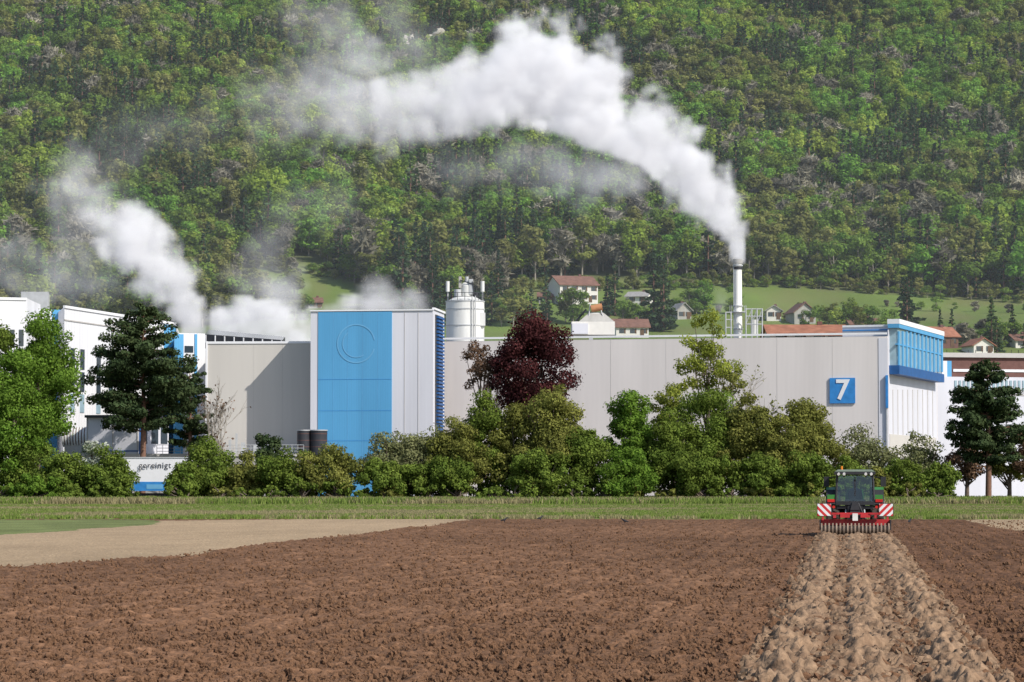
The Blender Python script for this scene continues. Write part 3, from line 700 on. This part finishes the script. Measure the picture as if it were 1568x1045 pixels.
b.cyl('shell',(x-1.45,y,zp+2.1),(x+1.5,y,zp+2.1),1.05,1.05,M['brroof'],20); b.box('cradle',(x,y,zp+.6),(2.4,1.2,1.2),M['conc'])
b.finish()
for px,rr in ((465,.75),(488,.95)):
    b=B('storage_tank')
    x,y=G(px,317); b.cyl('shell',(x,y,zp-.5),(x,y,Zt(660,317)),rr,rr,M['dark'],20); b.cyl('rim',(x,y,Zt(660,317)),(x,y,Zt(658.5,317)),rr*1.06,rr*1.06,M['steel'],20)
    for k in (665,675,685): b.cyl('rim',(x,y,Zt(k,317)),(x,y,Zt(k-.8,317)),rr*1.02,rr*1.02,M['brick'],20)
    b.finish()
b=B('truck_trailer'); d=300; A_=G(150,300.5); B_=G(292,300); z0=Zt(752,d); z1=Zt(701,d)
b.prism('body',[A_,B_,(B_[0]+.3,302.6),(A_[0]+.3,302.9)],z0,z1,M['trim'],M['trim'])
Vb=b.wall('blue_skirt',A_,B_,150,292,738,752,M['sblue'],.04,.06)
b.wall('blue_skirt',A_,B_,225,250,742,749,M['blue2'],.06,.06); b.wall('frame',A_,B_,150,292,700,702,M['steel'],.06,.08)
for px in (165,182,262,279):
    x,y=G(px,301); b.cyl('wheels',(x,y-.3,.5),(x,y+.3,.5),.5,.5,M['dark'],20)
b.box('chassis',((A_[0]+B_[0])/2,301.6,.85),(9,1.6,.35),M['dark'])
e,c=b.finish()
tx=bpy.data.curves.new('lettering','FONT'); tx.body='gereinigt'; tx.size=.9; tx.extrude=.01; tx.space_character=1.08; tx.materials.append(M['dark']); o=bpy.data.objects.new('lettering',tx); link(o,e)
p=ray(212,717,299.9); o.location=Vector((p.x,300.1,p.z))-c; o.rotation_euler=(math.pi/2,0,0)

# ------------------------------------------------------------------ TREES AND SHRUBS
def at(px,d): return G(px,d)
sd=1000
def bush(name,px,top,hw,d,lm,n=9000,leaf=.23,**k):
    global sd; sd+=1
    x,y=at(px,d); pm=d/F; H=Zt(top,d); W=hw*pm
    make_tree(name,x,y,H,W,.15,lm,n=n,leaf=leaf,nb=k.pop('nb',70),seed=sd,multi=True,br=(.16,.34),shell=(.35,.98),spill=.3,cvar=.8,up=.2,**k)
bushes=[(20,668,70,291,L_bush),(95,692,50,288,L_bush),(165,690,46,287,L_bush),(60,730,60,285,L_bright),(180,718,30,285,L_bush),
(318,674,60,289,L_bush),(285,712,32,286,L_bush),(410,664,30,294,L_pine),(440,690,50,287,L_bush),(505,682,58,287,L_olive),(375,700,35,288,L_olive),
(595,655,50,290,L_grey),(645,650,52,291,L_grey),(600,700,55,286,L_bush),(700,640,48,290,L_olive),(740,606,56,292,L_bush),(680,700,50,286,L_bush),(790,618,45,291,L_olive),
(850,594,64,290,L_olive),(830,690,60,286,L_bush),(900,656,45,288,L_bush),(965,594,50,291,L_bright),(960,690,54,286,L_bright),(1030,626,50,289,L_bush),
(1085,586,64,292,L_bush),(1080,690,60,286,L_bush),(1150,604,50,290,L_olive),(1165,700,50,286,L_bush),(1235,598,52,290,L_olive),(1235,690,52,286,L_bush),(1200,636,45,288,L_olive),
(1325,654,52,292,L_grey),(1300,700,40,287,L_bush),(1410,664,46,292,L_grey),(1375,705,45,287,L_bush),(1440,708,30,288,L_bush),(1340,720,35,286,L_olive)]
for px,top,hw,d,lm in bushes:
    nn=int(5500+12500*(hw/50)*((772-top)/130)); 
    if lm is L_grey: nn=int(nn*.55)
    bush('shrub',px,top-4,hw,d,lm,n=nn,cone=.4 if top<650 else .1)
bush('blossoming_shrub',140,668,34,289,L_blos,n=6000)
for px in range(10,1470,46):
    if 215<px<262: continue
    bush('low_hedge_shrub',px+random.uniform(-10,10),738+random.uniform(-8,8),30,284.5,random.choice([L_bush,L_olive,L_bush]),n=2200,nb=22)
def tr(name,px,top,hw,botpy,d,lm,**k):
    global sd; sd+=1
    x,y=at(px,d); pm=d/F
    return make_tree(name,x,y,Zt(top,d),hw*pm,Zt(botpy,d),lm,seed=sd,**k)
tr('deciduous_tree',58,470,70,700,294,L_bright,n=28000,nb=120,leaf=.25,cone=.2,br=(.12,.28),shell=(.3,1.0),spill=.3)
tr('deciduous_tree',-12,474,64,700,295,L_bush,n=20000,nb=80,leaf=.26,br=(.14,.3),spill=.3)
tr('deciduous_tree',20,560,66,740,290,L_bright,n=18000,nb=90,leaf=.25,br=(.14,.3),spill=.3)
tr('copper_beech',818,466,72,650,306,L_cop,n=28000,nb=90,leaf=.26,cone=.2,trunk=.35,br=(.16,.34),spill=.25)
tr('copper_tree',735,520,36,610,308,L_brn,n=3400,nb=40,leaf=.23,br=(.14,.3),spill=.3)
tr('young_tree',1082,476,56,650,306,L_yel,n=7500,nb=64,leaf=.24,br=(.10,.25),cone=.3,shell=(.3,1.0),spill=.3)
tr('young_tree',1030,560,40,700,300,L_yel,n=5000,nb=44,leaf=.24,br=(.12,.28),spill=.3)
tr('young_tree',1120,560,40,690,302,L_olive,n=4200,nb=44,leaf=.24,br=(.12,.28),spill=.3)
x,y=at(1160,304); make_bare('bare_tree',x,y,Zt(540,304),2.4,seed=21,bark=M['gbark'],trunk=.16,nbud=300,budleaf=L_olive,spread=.75)
x,y=at(322,308); make_bare('bare_tree',x,y,Zt(572,308),1.2,seed=22,bark=M['gbark'],trunk=.14,nbud=200,budleaf=L_brn)
x,y=at(750,304); make_bare('bare_tree',x,y,Zt(545,304),1.0,seed=26,bark=M['pbark'],trunk=.13,nbud=0)
x,y=at(700,292); make_bare('bare_tree',x,y,Zt(655,292),1.6,seed=23,bark=M['gbark'],trunk=.12,nbud=400,budleaf=L_olive)
x,y=at(1345,296); make_bare('bare_tree',x,y,Zt(655,296),2.0,seed=24,bark=M['gbark'],trunk=.12,nbud=700,budleaf=L_grey)
x,y=at(620,294); make_bare('bare_tree',x,y,Zt(640,294),2.0,seed=25,bark=M['gbark'],trunk=.12,nbud=500,budleaf=L_grey)
x,y=at(218,306); make_pine('pine_tree',x,y,Zt(470,306),5.2,Zt(655,306),L_pine,n=44000,leaf=.28,seed=31,tiers=13,per=11,trunk=.3)
x,y=at(290,312); make_pine('pine_tree',x,y,Zt(560,312),2.4,Zt(680,312),L_pine,n=9000,leaf=.28,seed=32,tiers=8,per=9)
x,y=at(1513,292); make_pine('pine_tree',x,y,Zt(556,292),3.9,Zt(705,292),L_pine,n=32000,leaf=.27,seed=33,tiers=12,per=10,trunk=.28)
tr('deciduous_tree',1575,640,35,740,298,L_brn,n=3000,nb=30)
tr('deciduous_tree',1480,665,34,745,300,L_brn,n=3500,nb=30); tr('deciduous_tree',1545,680,36,745,300,L_olive,n=4000,nb=30)

# ------------------------------------------------------------------ TRACTOR
tg=mat('tractor_green',(.04,.19,.035),.35,.1,spec=.5); tb=mat('tractor_black',(.03,.03,.033),.5,.2,3); rub=mat('rubber_dusty',(.085,.068,.055),.9,.3,4)
red=mat('implement_red',(.46,.03,.035),.45,.15,3,spec=.4); rim=mat('rim_paint',(.30,.30,.30),.5); rsteel=mat('soil_worn_steel',(.24,.18,.135),.6,.35,6)
tgl=mat('cab_glass',(.05,.075,.075),.08,.2,2,spec=.8); wht=mat('lamp_lens',(.75,.75,.72),.2); orange=mat('beacon_orange',(.7,.22,.02),.3)
skin=mat('skin',(.45,.26,.18),.6); shirt=mat('shirt',(.07,.09,.14),.9)
m,nt,out=newmat('warning_chevron'); N=nt.nodes;L=nt.links
bs=N.new('ShaderNodeBsdfPrincipled'); L.new(bs.outputs[0],out.inputs[0]); tc_=N.new('ShaderNodeTexCoord'); sx=N.new('ShaderNodeSeparateXYZ'); L.new(tc_.outputs['Object'],sx.inputs[0])
ab=N.new('ShaderNodeMath'); ab.operation='ABSOLUTE'; L.new(sx.outputs[0],ab.inputs[0])
ad=N.new('ShaderNodeMath'); ad.operation='SUBTRACT'; L.new(sx.outputs[2],ad.inputs[0]); L.new(ab.outputs[0],ad.inputs[1])
mu=N.new('ShaderNodeMath'); mu.operation='MULTIPLY'; mu.inputs[1].default_value=3.3; L.new(ad.outputs[0],mu.inputs[0])
fr=N.new('ShaderNodeMath'); fr.operation='FRACT'; L.new(mu.outputs[0],fr.inputs[0]); gt=N.new('ShaderNodeMath'); gt.operation='GREATER_THAN'; gt.inputs[1].default_value=.5; L.new(fr.outputs[0],gt.inputs[0])
mx=N.new('ShaderNodeMix'); mx.data_type='RGBA'; mx.inputs[6].default_value=(.75,.75,.75,1); mx.inputs[7].default_value=(.55,.025,.025,1); L.new(gt.outputs[0],mx.inputs[0]); L.new(mx.outputs[2],bs.inputs['Base Color'])
chev=m
b=B('tractor')
def wheel(x,y,r,w):
    s=1 if x>0 else -1
    b.cyl('wheels',(x-w*.38,y,r),(x+w*.38,y,r),r*.96,r*.96,rub,32)
    b.cyl('wheels',(x-w/2,y,r),(x-w*.38,y,r),r*.84,r*.96,rub,32); b.cyl('wheels',(x+w*.38,y,r),(x+w/2,y,r),r*.96,r*.84,rub,32)
    b.cyl('wheels',(x+s*w*.5,y,r),(x+s*w*.53,y,r),r*.55,r*.5,rim,20)
    for i in range(22):
        g=2*math.pi*i/22
        for k in (-1,1):
            gg=g+(0.14 if k>0 else 0)
            V=[]
            for a1,rr0 in ((-.05,.93),(.05,.93),(.05,1.0),(-.05,1.0)):
                for xx,sh in ((0.02*k,0),(k*w*.48,.12)):
                    V.append((x+xx,y+math.cos(gg+a1+sh)*r*rr0,r+math.sin(gg+a1+sh)*r*rr0))
            b.add('tyre_lugs',V,[(0,2,3,1),(2,4,5,3),(4,6,7,5),(6,0,1,7),(0,6,4,2),(1,3,5,7)],rub)
for s in (-1,1):
    wheel(s*.93,2.3,.94,.56); wheel(s*.88,5.0,.7,.48)
    for i in range(7):
        a0=math.radians(20+i*22); a1=math.radians(20+(i+1)*22)
        V=[]
        for a_ in (a0,a1):
            for rr0 in (1.03,1.08):
                for xx in (s*.62,s*1.2): V.append((xx,2.3-math.cos(a_)*rr0,.94+math.sin(a_)*rr0))
        b.add('fenders',V,[(0,1,5,4),(2,3,7,6),(1,3,7,5),(0,2,6,4),(0,1,3,2),(4,5,7,6)],tg if i>1 else tb)
    b.box('fenders',(s*.93,1.42,1.6),(.46,.08,.2),tg)
    b.box('rear_lights',(s*1.0,1.32,1.45),(.3,.08,.12),mat('tail_lamp',(.5,.02,.02),.3))
b.box('chassis',(0,3.3,.95),(.62,4.2,.55),tb); b.cyl('chassis',(-.8,2.3,.94),(.8,2.3,.94),.2,.2,tb,16)
b.box('chassis',(0,1.75,1.15),(.85,.6,.7),tb)
b.box('hood',(0,4.6,1.55),(.85,2.3,.75),tg,taper=(.8,.95)); b.box('hood',(0,5.8,1.3),(.8,.15,.9),tb)
cw=.80;y0=1.35;y1=2.95;zb=1.25;zc=2.55
for sx_ in (-1,1):
    for yy,y2 in ((y0,y0+.12),(y1,y1-.1)):
        b.cyl('cab_frame',(sx_*cw,yy,zb),(sx_*(cw-.06),y2,zc),.055,.05,tb,8)
    b.add('cab_glass',[(sx_*cw,y0,zb+.1),(sx_*cw,y1,zb+.1),(sx_*(cw-.06),y1-.1,zc),(sx_*(cw-.06),y0+.12,zc)],[(0,1,2,3)],tgl)
    b.box('cab_frame',(sx_*(cw-.02),2.15,zb+.05),(.12,1.6,.14),tg)
gm_,nt,out=newmat('cab_clear_glass'); N=nt.nodes;L=nt.links; g1=N.new('ShaderNodeBsdfTransparent'); g1.inputs[0].default_value=(.65,.76,.72,1); g2=N.new('ShaderNodeBsdfGlossy'); g2.inputs['Roughness'].default_value=.05; g3=N.new('ShaderNodeMixShader'); g3.inputs[0].default_value=.10
L.new(g1.outputs[0],g3.inputs[1]); L.new(g2.outputs[0],g3.inputs[2]); L.new(g3.outputs[0],out.inputs[0])
b.add('cab_glass',[(-cw,y0,zb+.15),(cw,y0,zb+.15),(cw-.06,y0+.12,zc),(-cw+.06,y0+.12,zc)],[(0,1,2,3)],gm_)
b.add('cab_glass',[(-cw,y1,zb+.15),(cw,y1,zb+.15),(cw-.06,y1-.1,zc),(-cw+.06,y1-.1,zc)],[(0,1,2,3)],gm_)
b.box('cab_frame',(0,y0-.02,zb+.1),(1.6,.1,.16),tb); b.box('cab_frame',(0,y0+.05,1.85),(.05,.05,1.2),tb)
b.box('cab_floor',(0,2.1,zb-.08),(1.5,1.5,.12),tb)
b.box('roof',(0,2.12,2.61),(1.72,1.85,.12),tb); b.box('roof',(0,2.12,2.71),(1.66,1.75,.09),mat('roof_grey_green',(.14,.17,.13),.5),taper=(.85,.85))
for q in (-.68,-.45,.45,.68): b.cyl('work_lights',(q,1.22,2.58),(q,1.14,2.56),.055,.06,wht,12)
b.cyl('beacon',(-.55,1.7,2.75),(-.55,1.7,2.9),.05,.05,orange,10); b.cyl('beacon',(.6,2.4,2.75),(.6,2.4,2.95),.015,.015,tb,5)
for s in (-1,1):
    b.cyl('mirrors',(s*.8,2.9,2.45),(s*1.2,2.75,2.4),.025,.025,tb,6); b.box('mirrors',(s*1.2,2.72,2.25),(.22,.08,.42),tb)
b.cyl('exhaust',(.72,3.15,1.3),(.72,3.15,2.65),.07,.07,M['steel'],10)
b.box('seat',(0,2.0,1.5),(.5,.15,.75),tb); b.box('seat',(0,2.2,1.35),(.5,.5,.14),tb)
for s in (-1,1):
    b.cyl('hitch',(s*.35,1.6,.75),(s*.45,.75,.65),.05,.05,tb,8); b.cyl('hitch',(s*.35,1.7,1.35),(s*.42,1.0,.7),.035,.035,M['steel'],8)
b.cyl('hitch',(0,1.5,1.2),(0,.75,1.25),.045,.045,M['steel'],8)
b.box('implement_frame',(0,.75,.56),(2.9,.35,.24),red); b.box('implement_frame',(0,.35,.92),(2.3,.10,.08),red)
b.box('implement_frame',(-1.45,.4,.46),(.05,.9,.42),tb); b.box('implement_frame',(1.45,.4,.46),(.05,.9,.42),tb)
for s in (-1,1):
    b.box('implement_frame',(s*.85,.4,.8),(.12,.8,.12),red); b.cyl('implement_frame',(s*.45,.8,.6),(s*.12,.8,1.35),.05,.05,tb,8)
    b.box('implement_frame',(s*.42,.2,.84),(.40,.25,.16),red); b.box('implement_frame',(s*1.33,.1,.8),(.08,.3,.3),red)
    b.box('warning_boards',(s*1.27,-.06,1.08),(.56,.03,.50),chev); b.box('warning_boards',(s*1.27,-.035,1.08),(.60,.015,.54),tb)
    b.cyl('warning_boards',(s*.88,-.05,1.2),(s*.88,-.12,1.2),.06,.06,mat('marker_lamp',(.55,.03,.02),.3),10)
b.box('implement_gearbox',(0,.7,.95),(.5,.45,.45),tb,taper=(.7,.8)); b.box('implement_gearbox',(0,.62,1.25),(.40,.3,.36),tb,taper=(.5,.8)); b.box('implement_gearbox',(0,.2,.78),(.22,.2,.3),wht)
b.cyl('packer_roller',(-1.42,0,.26),(1.42,0,.26),.16,.16,rsteel,16)
for i in range(19):
    xx=-1.38+i*.1533; b.cyl('packer_roller',(xx-.03,0,.26),(xx+.03,0,.26),.27,.27,rsteel,20)
    b.box('scrapers',(xx+.07,.22,.35),(.05,.22,.05),rsteel)
for i in range(12): 
    xx=-1.35+i*.245; b.cyl('tines',(xx,.75,.5),(xx+.04,.75,.02),.04,.02,rsteel,6)
te,_=b.finish(loc=(T0[0],T0[1],.03),rz=-TH,local=True)
J=[(0,2.15,1.42),(0,2.12,1.65),(0,2.1,1.9),(0,2.12,2.0),(0,2.15,2.1),(-.2,2.1,1.88),(-.27,2.25,1.65),(-.15,2.5,1.62),(.2,2.1,1.88),(.27,2.25,1.65),(.15,2.5,1.62),(-.12,2.5,1.42),(-.13,2.6,1.1),(.12,2.5,1.42),(.13,2.6,1.1)]
Rr=[.15,.14,.15,.06,.06,.075,.055,.04,.075,.055,.04,.085,.06,.085,.06]
E=[(0,1),(1,2),(2,3),(3,4),(2,5),(5,6),(6,7),(2,8),(8,9),(9,10),(0,11),(11,12),(0,13),(13,14)]
bm=bmesh.new(); lay=bm.verts.layers.skin.verify(); vs=[bm.verts.new(j) for j in J]
for i,vv in enumerate(vs): vv[lay].radius=(Rr[i],Rr[i]); vv[lay].use_root=(i==0)
for a_,b_ in E: bm.edges.new((vs[a_],vs[b_]))
me=bpy.data.meshes.new('driver_body'); bm.to_mesh(me); bm.free(); me.materials.append(shirt); o=bpy.data.objects.new('driver_body',me); link(o,te)
o.modifiers.new('skin','SKIN'); q=o.modifiers.new('sub','SUBSURF'); q.levels=1; q.render_levels=1
bm=bmesh.new(); bmesh.ops.create_uvsphere(bm,u_segments=14,v_segments=10,radius=.11)
for vt in bm.verts: vt.co.z*=1.2; vt.co=vt.co+Vector((0,2.16,2.2))
me=bpy.data.meshes.new('driver_head'); bm.to_mesh(me); bm.free(); me.materials.append(skin); me.materials.append(M['wood'])
for p_ in me.polygons: p_.material_index=1 if (p_.center.z>2.22 or p_.center.y<2.13) else 0; p_.use_smooth=True
o=bpy.data.objects.new('driver_head',me); link(o,te)

# ------------------------------------------------------------------ crows
fe=mat('feathers_black',(.02,.02,.024),.6)
def crow(px,py,ang,sc=1.0):
    d=CAMZ*F/(py-HOR); x,y=G(px,d)
    bm=bmesh.new(); lay=bm.verts.layers.skin.verify()
    J=[(0,0,.20),(.10,0,.24),(.17,0,.31),(.21,0,.33),(.27,0,.32),(-.10,0,.17),(-.24,0,.13),(.02,.04,.12),(.03,.04,.01),(.02,-.04,.12),(.03,-.04,.01)]
    Rr=[.075,.065,.04,.042,.012,.055,.03,.02,.01,.02,.01]; vs=[bm.verts.new(j) for j in J]
    for i,vv in enumerate(vs): vv[lay].radius=(Rr[i],Rr[i]); vv[lay].use_root=(i==0)
    for a_,b_ in ((0,1),(1,2),(2,3),(3,4),(0,5),(5,6),(0,7),(7,8),(0,9),(9,10)): bm.edges.new((vs[a_],vs[b_]))
    me=bpy.data.meshes.new('crow'); bm.to_mesh(me); bm.free(); me.materials.append(fe); o=bpy.data.objects.new('crow',me); link(o)
    o.modifiers.new('skin','SKIN'); q=o.modifiers.new('sub','SUBSURF'); q.levels=1; q.render_levels=1
    o.location=(x,y,.02); o.rotation_euler=(0,0,ang); o.scale=(sc*.85,)*3
for px,py,an in ((827,798,.3),(957,803,3.0),(772,801,.2),(1392,803,1.0)): crow(px,py,an)

# ------------------------------------------------------------------ STEAM
def steam(name,pts,d0,dmul=.42,voxel=.55,scatter_glow=.34,pscale=.38,soft0=.22,RM=1.5):
    P=[];R=[];D=[]
    for ch in pts:
        for i in range(len(ch)-1):
            a_,b_=ch[i],ch[i+1]; pa=ray(a_[0],a_[1],d0+a_[4]); pb=ray(b_[0],b_[1],d0+b_[4]); L_=(pb-pa).length; n=max(2,int(L_/.5))
            for k in range(n):
                f=k/n; P.append(tuple(pa.lerp(pb,f))); R.append((a_[2]*(1-f)+b_[2]*f)*d0/F*RM); D.append(a_[3]*(1-f)+b_[3]*f)
    P=np.array(P);R=np.array(R);D=np.array(D)
    c=P.mean(0); P=P-c
    me=bpy.data.meshes.new(name); me.vertices.add(len(P)); me.vertices.foreach_set('co',P.astype(np.float32).ravel())
    for nm,ar in (('rad',R),('den',D)):
        a=me.attributes.new(nm,'FLOAT','POINT'); a.data.foreach_set('value',ar.astype(np.float32))
    me.update()
    o=bpy.data.objects.new(name,me); o.location=c; link(o)
    mn=(P-R[:,None]*1.1).min(0); mxx=(P+R[:,None]*1.1).max(0)
    ng=bpy.data.node_groups.new(name+'_nodes','GeometryNodeTree')
    ng.interface.new_socket('Geometry',in_out='INPUT',socket_type='NodeSocketGeometry'); ng.interface.new_socket('Geometry',in_out='OUTPUT',socket_type='NodeSocketGeometry')
    N=ng.nodes;L=ng.links; gi=N.new('NodeGroupInput');go=N.new('NodeGroupOutput'); vc=N.new('GeometryNodeVolumeCube')
    vc.inputs['Min'].default_value=tuple(mn); vc.inputs['Max'].default_value=tuple(mxx)
    for k,ax in enumerate('XYZ'): vc.inputs['Resolution '+ax].default_value=max(8,int((mxx[k]-mn[k])/voxel))
    pos=N.new('GeometryNodeInputPosition')
    def math_(op,a,b=None,clamp=False):
        q=N.new('ShaderNodeMath'); q.operation=op; q.use_clamp=clamp
        for i,vv in enumerate((a,b)):
            if vv is None: continue
            if isinstance(vv,(int,float)): q.inputs[i].default_value=vv
            else: L.new(vv,q.inputs[i])
        return q.outputs[0]
    sn=N.new('GeometryNodeSampleNearest'); L.new(gi.outputs[0],sn.inputs['Geometry'])
    nz=N.new('ShaderNodeTexNoise'); nz.inputs['Scale'].default_value=pscale*.45; nz.inputs['Detail'].default_value=2; L.new(pos.outputs[0],nz.inputs['Vector'])
    sb=N.new('ShaderNodeVectorMath'); sb.operation='SUBTRACT'; L.new(nz.outputs['Color'],sb.inputs[0]); sb.inputs[1].default_value=(.5,.5,.5)
    sc=N.new('ShaderNodeVectorMath'); sc.operation='SCALE'; sc.inputs['Scale'].default_value=4.0; L.new(sb.outputs[0],sc.inputs[0])
    def samp(nm,t):
        si=N.new('GeometryNodeSampleIndex'); si.data_type=t; L.new(gi.outputs[0],si.inputs['Geometry'])
        if nm=='position': q=N.new('GeometryNodeInputPosition'); L.new(q.outputs[0],si.inputs['Value'])
        else: q=N.new('GeometryNodeInputNamedAttribute'); q.data_type='FLOAT'; q.inputs[0].default_value=nm; L.new(q.outputs[0],si.inputs['Value'])
        L.new(sn.outputs[0],si.inputs['Index']); return si.outputs[0]
    cpos=samp('position','FLOAT_VECTOR'); rad=samp('rad','FLOAT'); den=samp('den','FLOAT')
    wp=N.new('ShaderNodeVectorMath'); wp.operation='ADD'; L.new(pos.outputs[0],wp.inputs[0]); L.new(sc.outputs[0],wp.inputs[1])
    L.new(pos.outputs[0],sn.inputs['Sample Position'])
    ds=N.new('ShaderNodeVectorMath'); ds.operation='DISTANCE'; L.new(pos.outputs[0],ds.inputs[0]); L.new(cpos,ds.inputs[1])
    q=math_('DIVIDE',ds.outputs['Value'],rad)
    vo=N.new('ShaderNodeTexVoronoi'); vo.feature='SMOOTH_F1'; vo.inputs['Scale'].default_value=pscale*.8; vo.inputs['Smoothness'].default_value=.25; vo.inputs['Detail'].default_value=2; vo.inputs['Roughness'].default_value=.5
    L.new(wp.outputs[0],vo.inputs['Vector'])
    n2=N.new('ShaderNodeTexNoise'); n2.inputs['Scale'].default_value=pscale*.5; n2.inputs['Detail'].default_value=4; n2.inputs['Roughness'].default_value=.5; L.new(wp.outputs[0],n2.inputs['Vector'])
    q=math_('ADD',q,math_('MULTIPLY',vo.outputs['Distance'],.6)); q=math_('ADD',q,math_('MULTIPLY',math_('SUBTRACT',n2.outputs['Fac'],.5),1.0))
    soft=math_('ADD',soft0,math_('MULTIPLY',math_('SUBTRACT',1.0,den,True),.9))
    v=math_('DIVIDE',math_('SUBTRACT',1.12,q),soft,True)
    v=math_('MULTIPLY',v,den)
    L.new(v,vc.inputs['Density'])
    sm=N.new('GeometryNodeSetMaterial'); 
    m,nt,out=newmat(name+'_vapour'); n_=nt.nodes; l_=nt.links
    at_=n_.new('ShaderNodeAttribute'); at_.attribute_name='density'
    md_=n_.new('ShaderNodeMath'); md_.operation='MULTIPLY'; md_.inputs[1].default_value=dmul; l_.new(at_.outputs['Fac'],md_.inputs[0])
    vs_=n_.new('ShaderNodeVolumeScatter'); vs_.inputs['Color'].default_value=(.98,.98,.98,1); vs_.inputs['Anisotropy'].default_value=-.3; l_.new(md_.outputs[0],vs_.inputs['Density'])
    em=n_.new('ShaderNodeEmission'); em.inputs['Color'].default_value=(.92,.92,1.0,1); me_=n_.new('ShaderNodeMath'); me_.operation='MULTIPLY'; me_.inputs[1].default_value=scatter_glow; l_.new(md_.outputs[0],me_.inputs[0]); l_.new(me_.outputs[0],em.inputs['Strength'])  # added glow, in place of light scattering repeatedly within the vapour
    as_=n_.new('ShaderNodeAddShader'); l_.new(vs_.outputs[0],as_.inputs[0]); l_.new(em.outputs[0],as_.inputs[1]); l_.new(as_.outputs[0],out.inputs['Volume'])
    sm.inputs['Material'].default_value=m
    L.new(vc.outputs[0],sm.inputs['Geometry']); L.new(sm.outputs[0],go.inputs[0])
    mod=o.modifiers.new('vapour','NODES'); mod.node_group=ng; me.materials.append(m)
    return o
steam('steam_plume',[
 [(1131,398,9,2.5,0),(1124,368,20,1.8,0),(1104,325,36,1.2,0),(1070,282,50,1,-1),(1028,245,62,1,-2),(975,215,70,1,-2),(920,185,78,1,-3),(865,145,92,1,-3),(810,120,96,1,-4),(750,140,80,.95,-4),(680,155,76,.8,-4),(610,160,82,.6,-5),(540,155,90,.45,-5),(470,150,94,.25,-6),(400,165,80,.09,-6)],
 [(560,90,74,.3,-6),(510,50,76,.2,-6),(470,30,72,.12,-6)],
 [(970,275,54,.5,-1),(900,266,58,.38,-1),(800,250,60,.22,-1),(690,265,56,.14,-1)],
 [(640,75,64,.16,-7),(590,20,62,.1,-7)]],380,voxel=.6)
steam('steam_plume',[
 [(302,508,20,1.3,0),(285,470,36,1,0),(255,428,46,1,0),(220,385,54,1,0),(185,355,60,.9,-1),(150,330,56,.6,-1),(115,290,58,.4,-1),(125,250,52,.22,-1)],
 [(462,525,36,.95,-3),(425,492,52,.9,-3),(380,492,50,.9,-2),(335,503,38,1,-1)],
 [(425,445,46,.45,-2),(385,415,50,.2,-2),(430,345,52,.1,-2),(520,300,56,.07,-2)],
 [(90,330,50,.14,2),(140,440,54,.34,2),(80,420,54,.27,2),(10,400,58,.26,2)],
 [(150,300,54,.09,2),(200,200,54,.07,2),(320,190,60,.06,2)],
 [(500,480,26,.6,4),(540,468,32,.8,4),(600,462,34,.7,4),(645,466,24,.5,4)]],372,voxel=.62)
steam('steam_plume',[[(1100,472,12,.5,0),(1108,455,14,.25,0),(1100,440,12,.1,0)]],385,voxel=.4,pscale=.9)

# ------------------------------------------------------------------ CAMERA / LIGHT
cam=bpy.data.cameras.new('camera'); cam.sensor_width=36; cam.lens=F*36/1568; cam.clip_end=8000; cam.clip_start=.5
co=bpy.data.objects.new('camera',cam); co.location=(0,0,CAMZ); co.rotation_euler=(math.pi/2+PITCH,0,0); link(co); bpy.context.scene.camera=co
az=math.radians(50); el=math.radians(40)
S_=Vector((math.sin(az)*math.cos(el),-math.cos(az)*math.cos(el),math.sin(el)))
sl=bpy.data.lights.new('sun','SUN'); sl.energy=5.0; sl.angle=math.radians(.5); sl.color=(1,.95,.87)
so=bpy.data.objects.new('sun',sl); so.rotation_euler=S_.to_track_quat('Z','Y').to_euler(); so.location=(60,-60,80); link(so)
w=bpy.data.worlds.new('World'); bpy.context.scene.world=w; w.use_nodes=True; nt=w.node_tree
bg=nt.nodes.get('Background') or nt.nodes.new('ShaderNodeBackground'); sk=nt.nodes.new('ShaderNodeTexSky'); sk.sky_type='NISHITA'; sk.sun_disc=False; sk.sun_elevation=el; sk.sun_rotation=math.radians(130)
nt.links.new(sk.outputs[0],bg.inputs[0]); bg.inputs[1].default_value=.15
sc_=bpy.context.scene; sc_.view_settings.view_transform='Standard'; sc_.view_settings.look='None'; sc_.view_settings.exposure=0
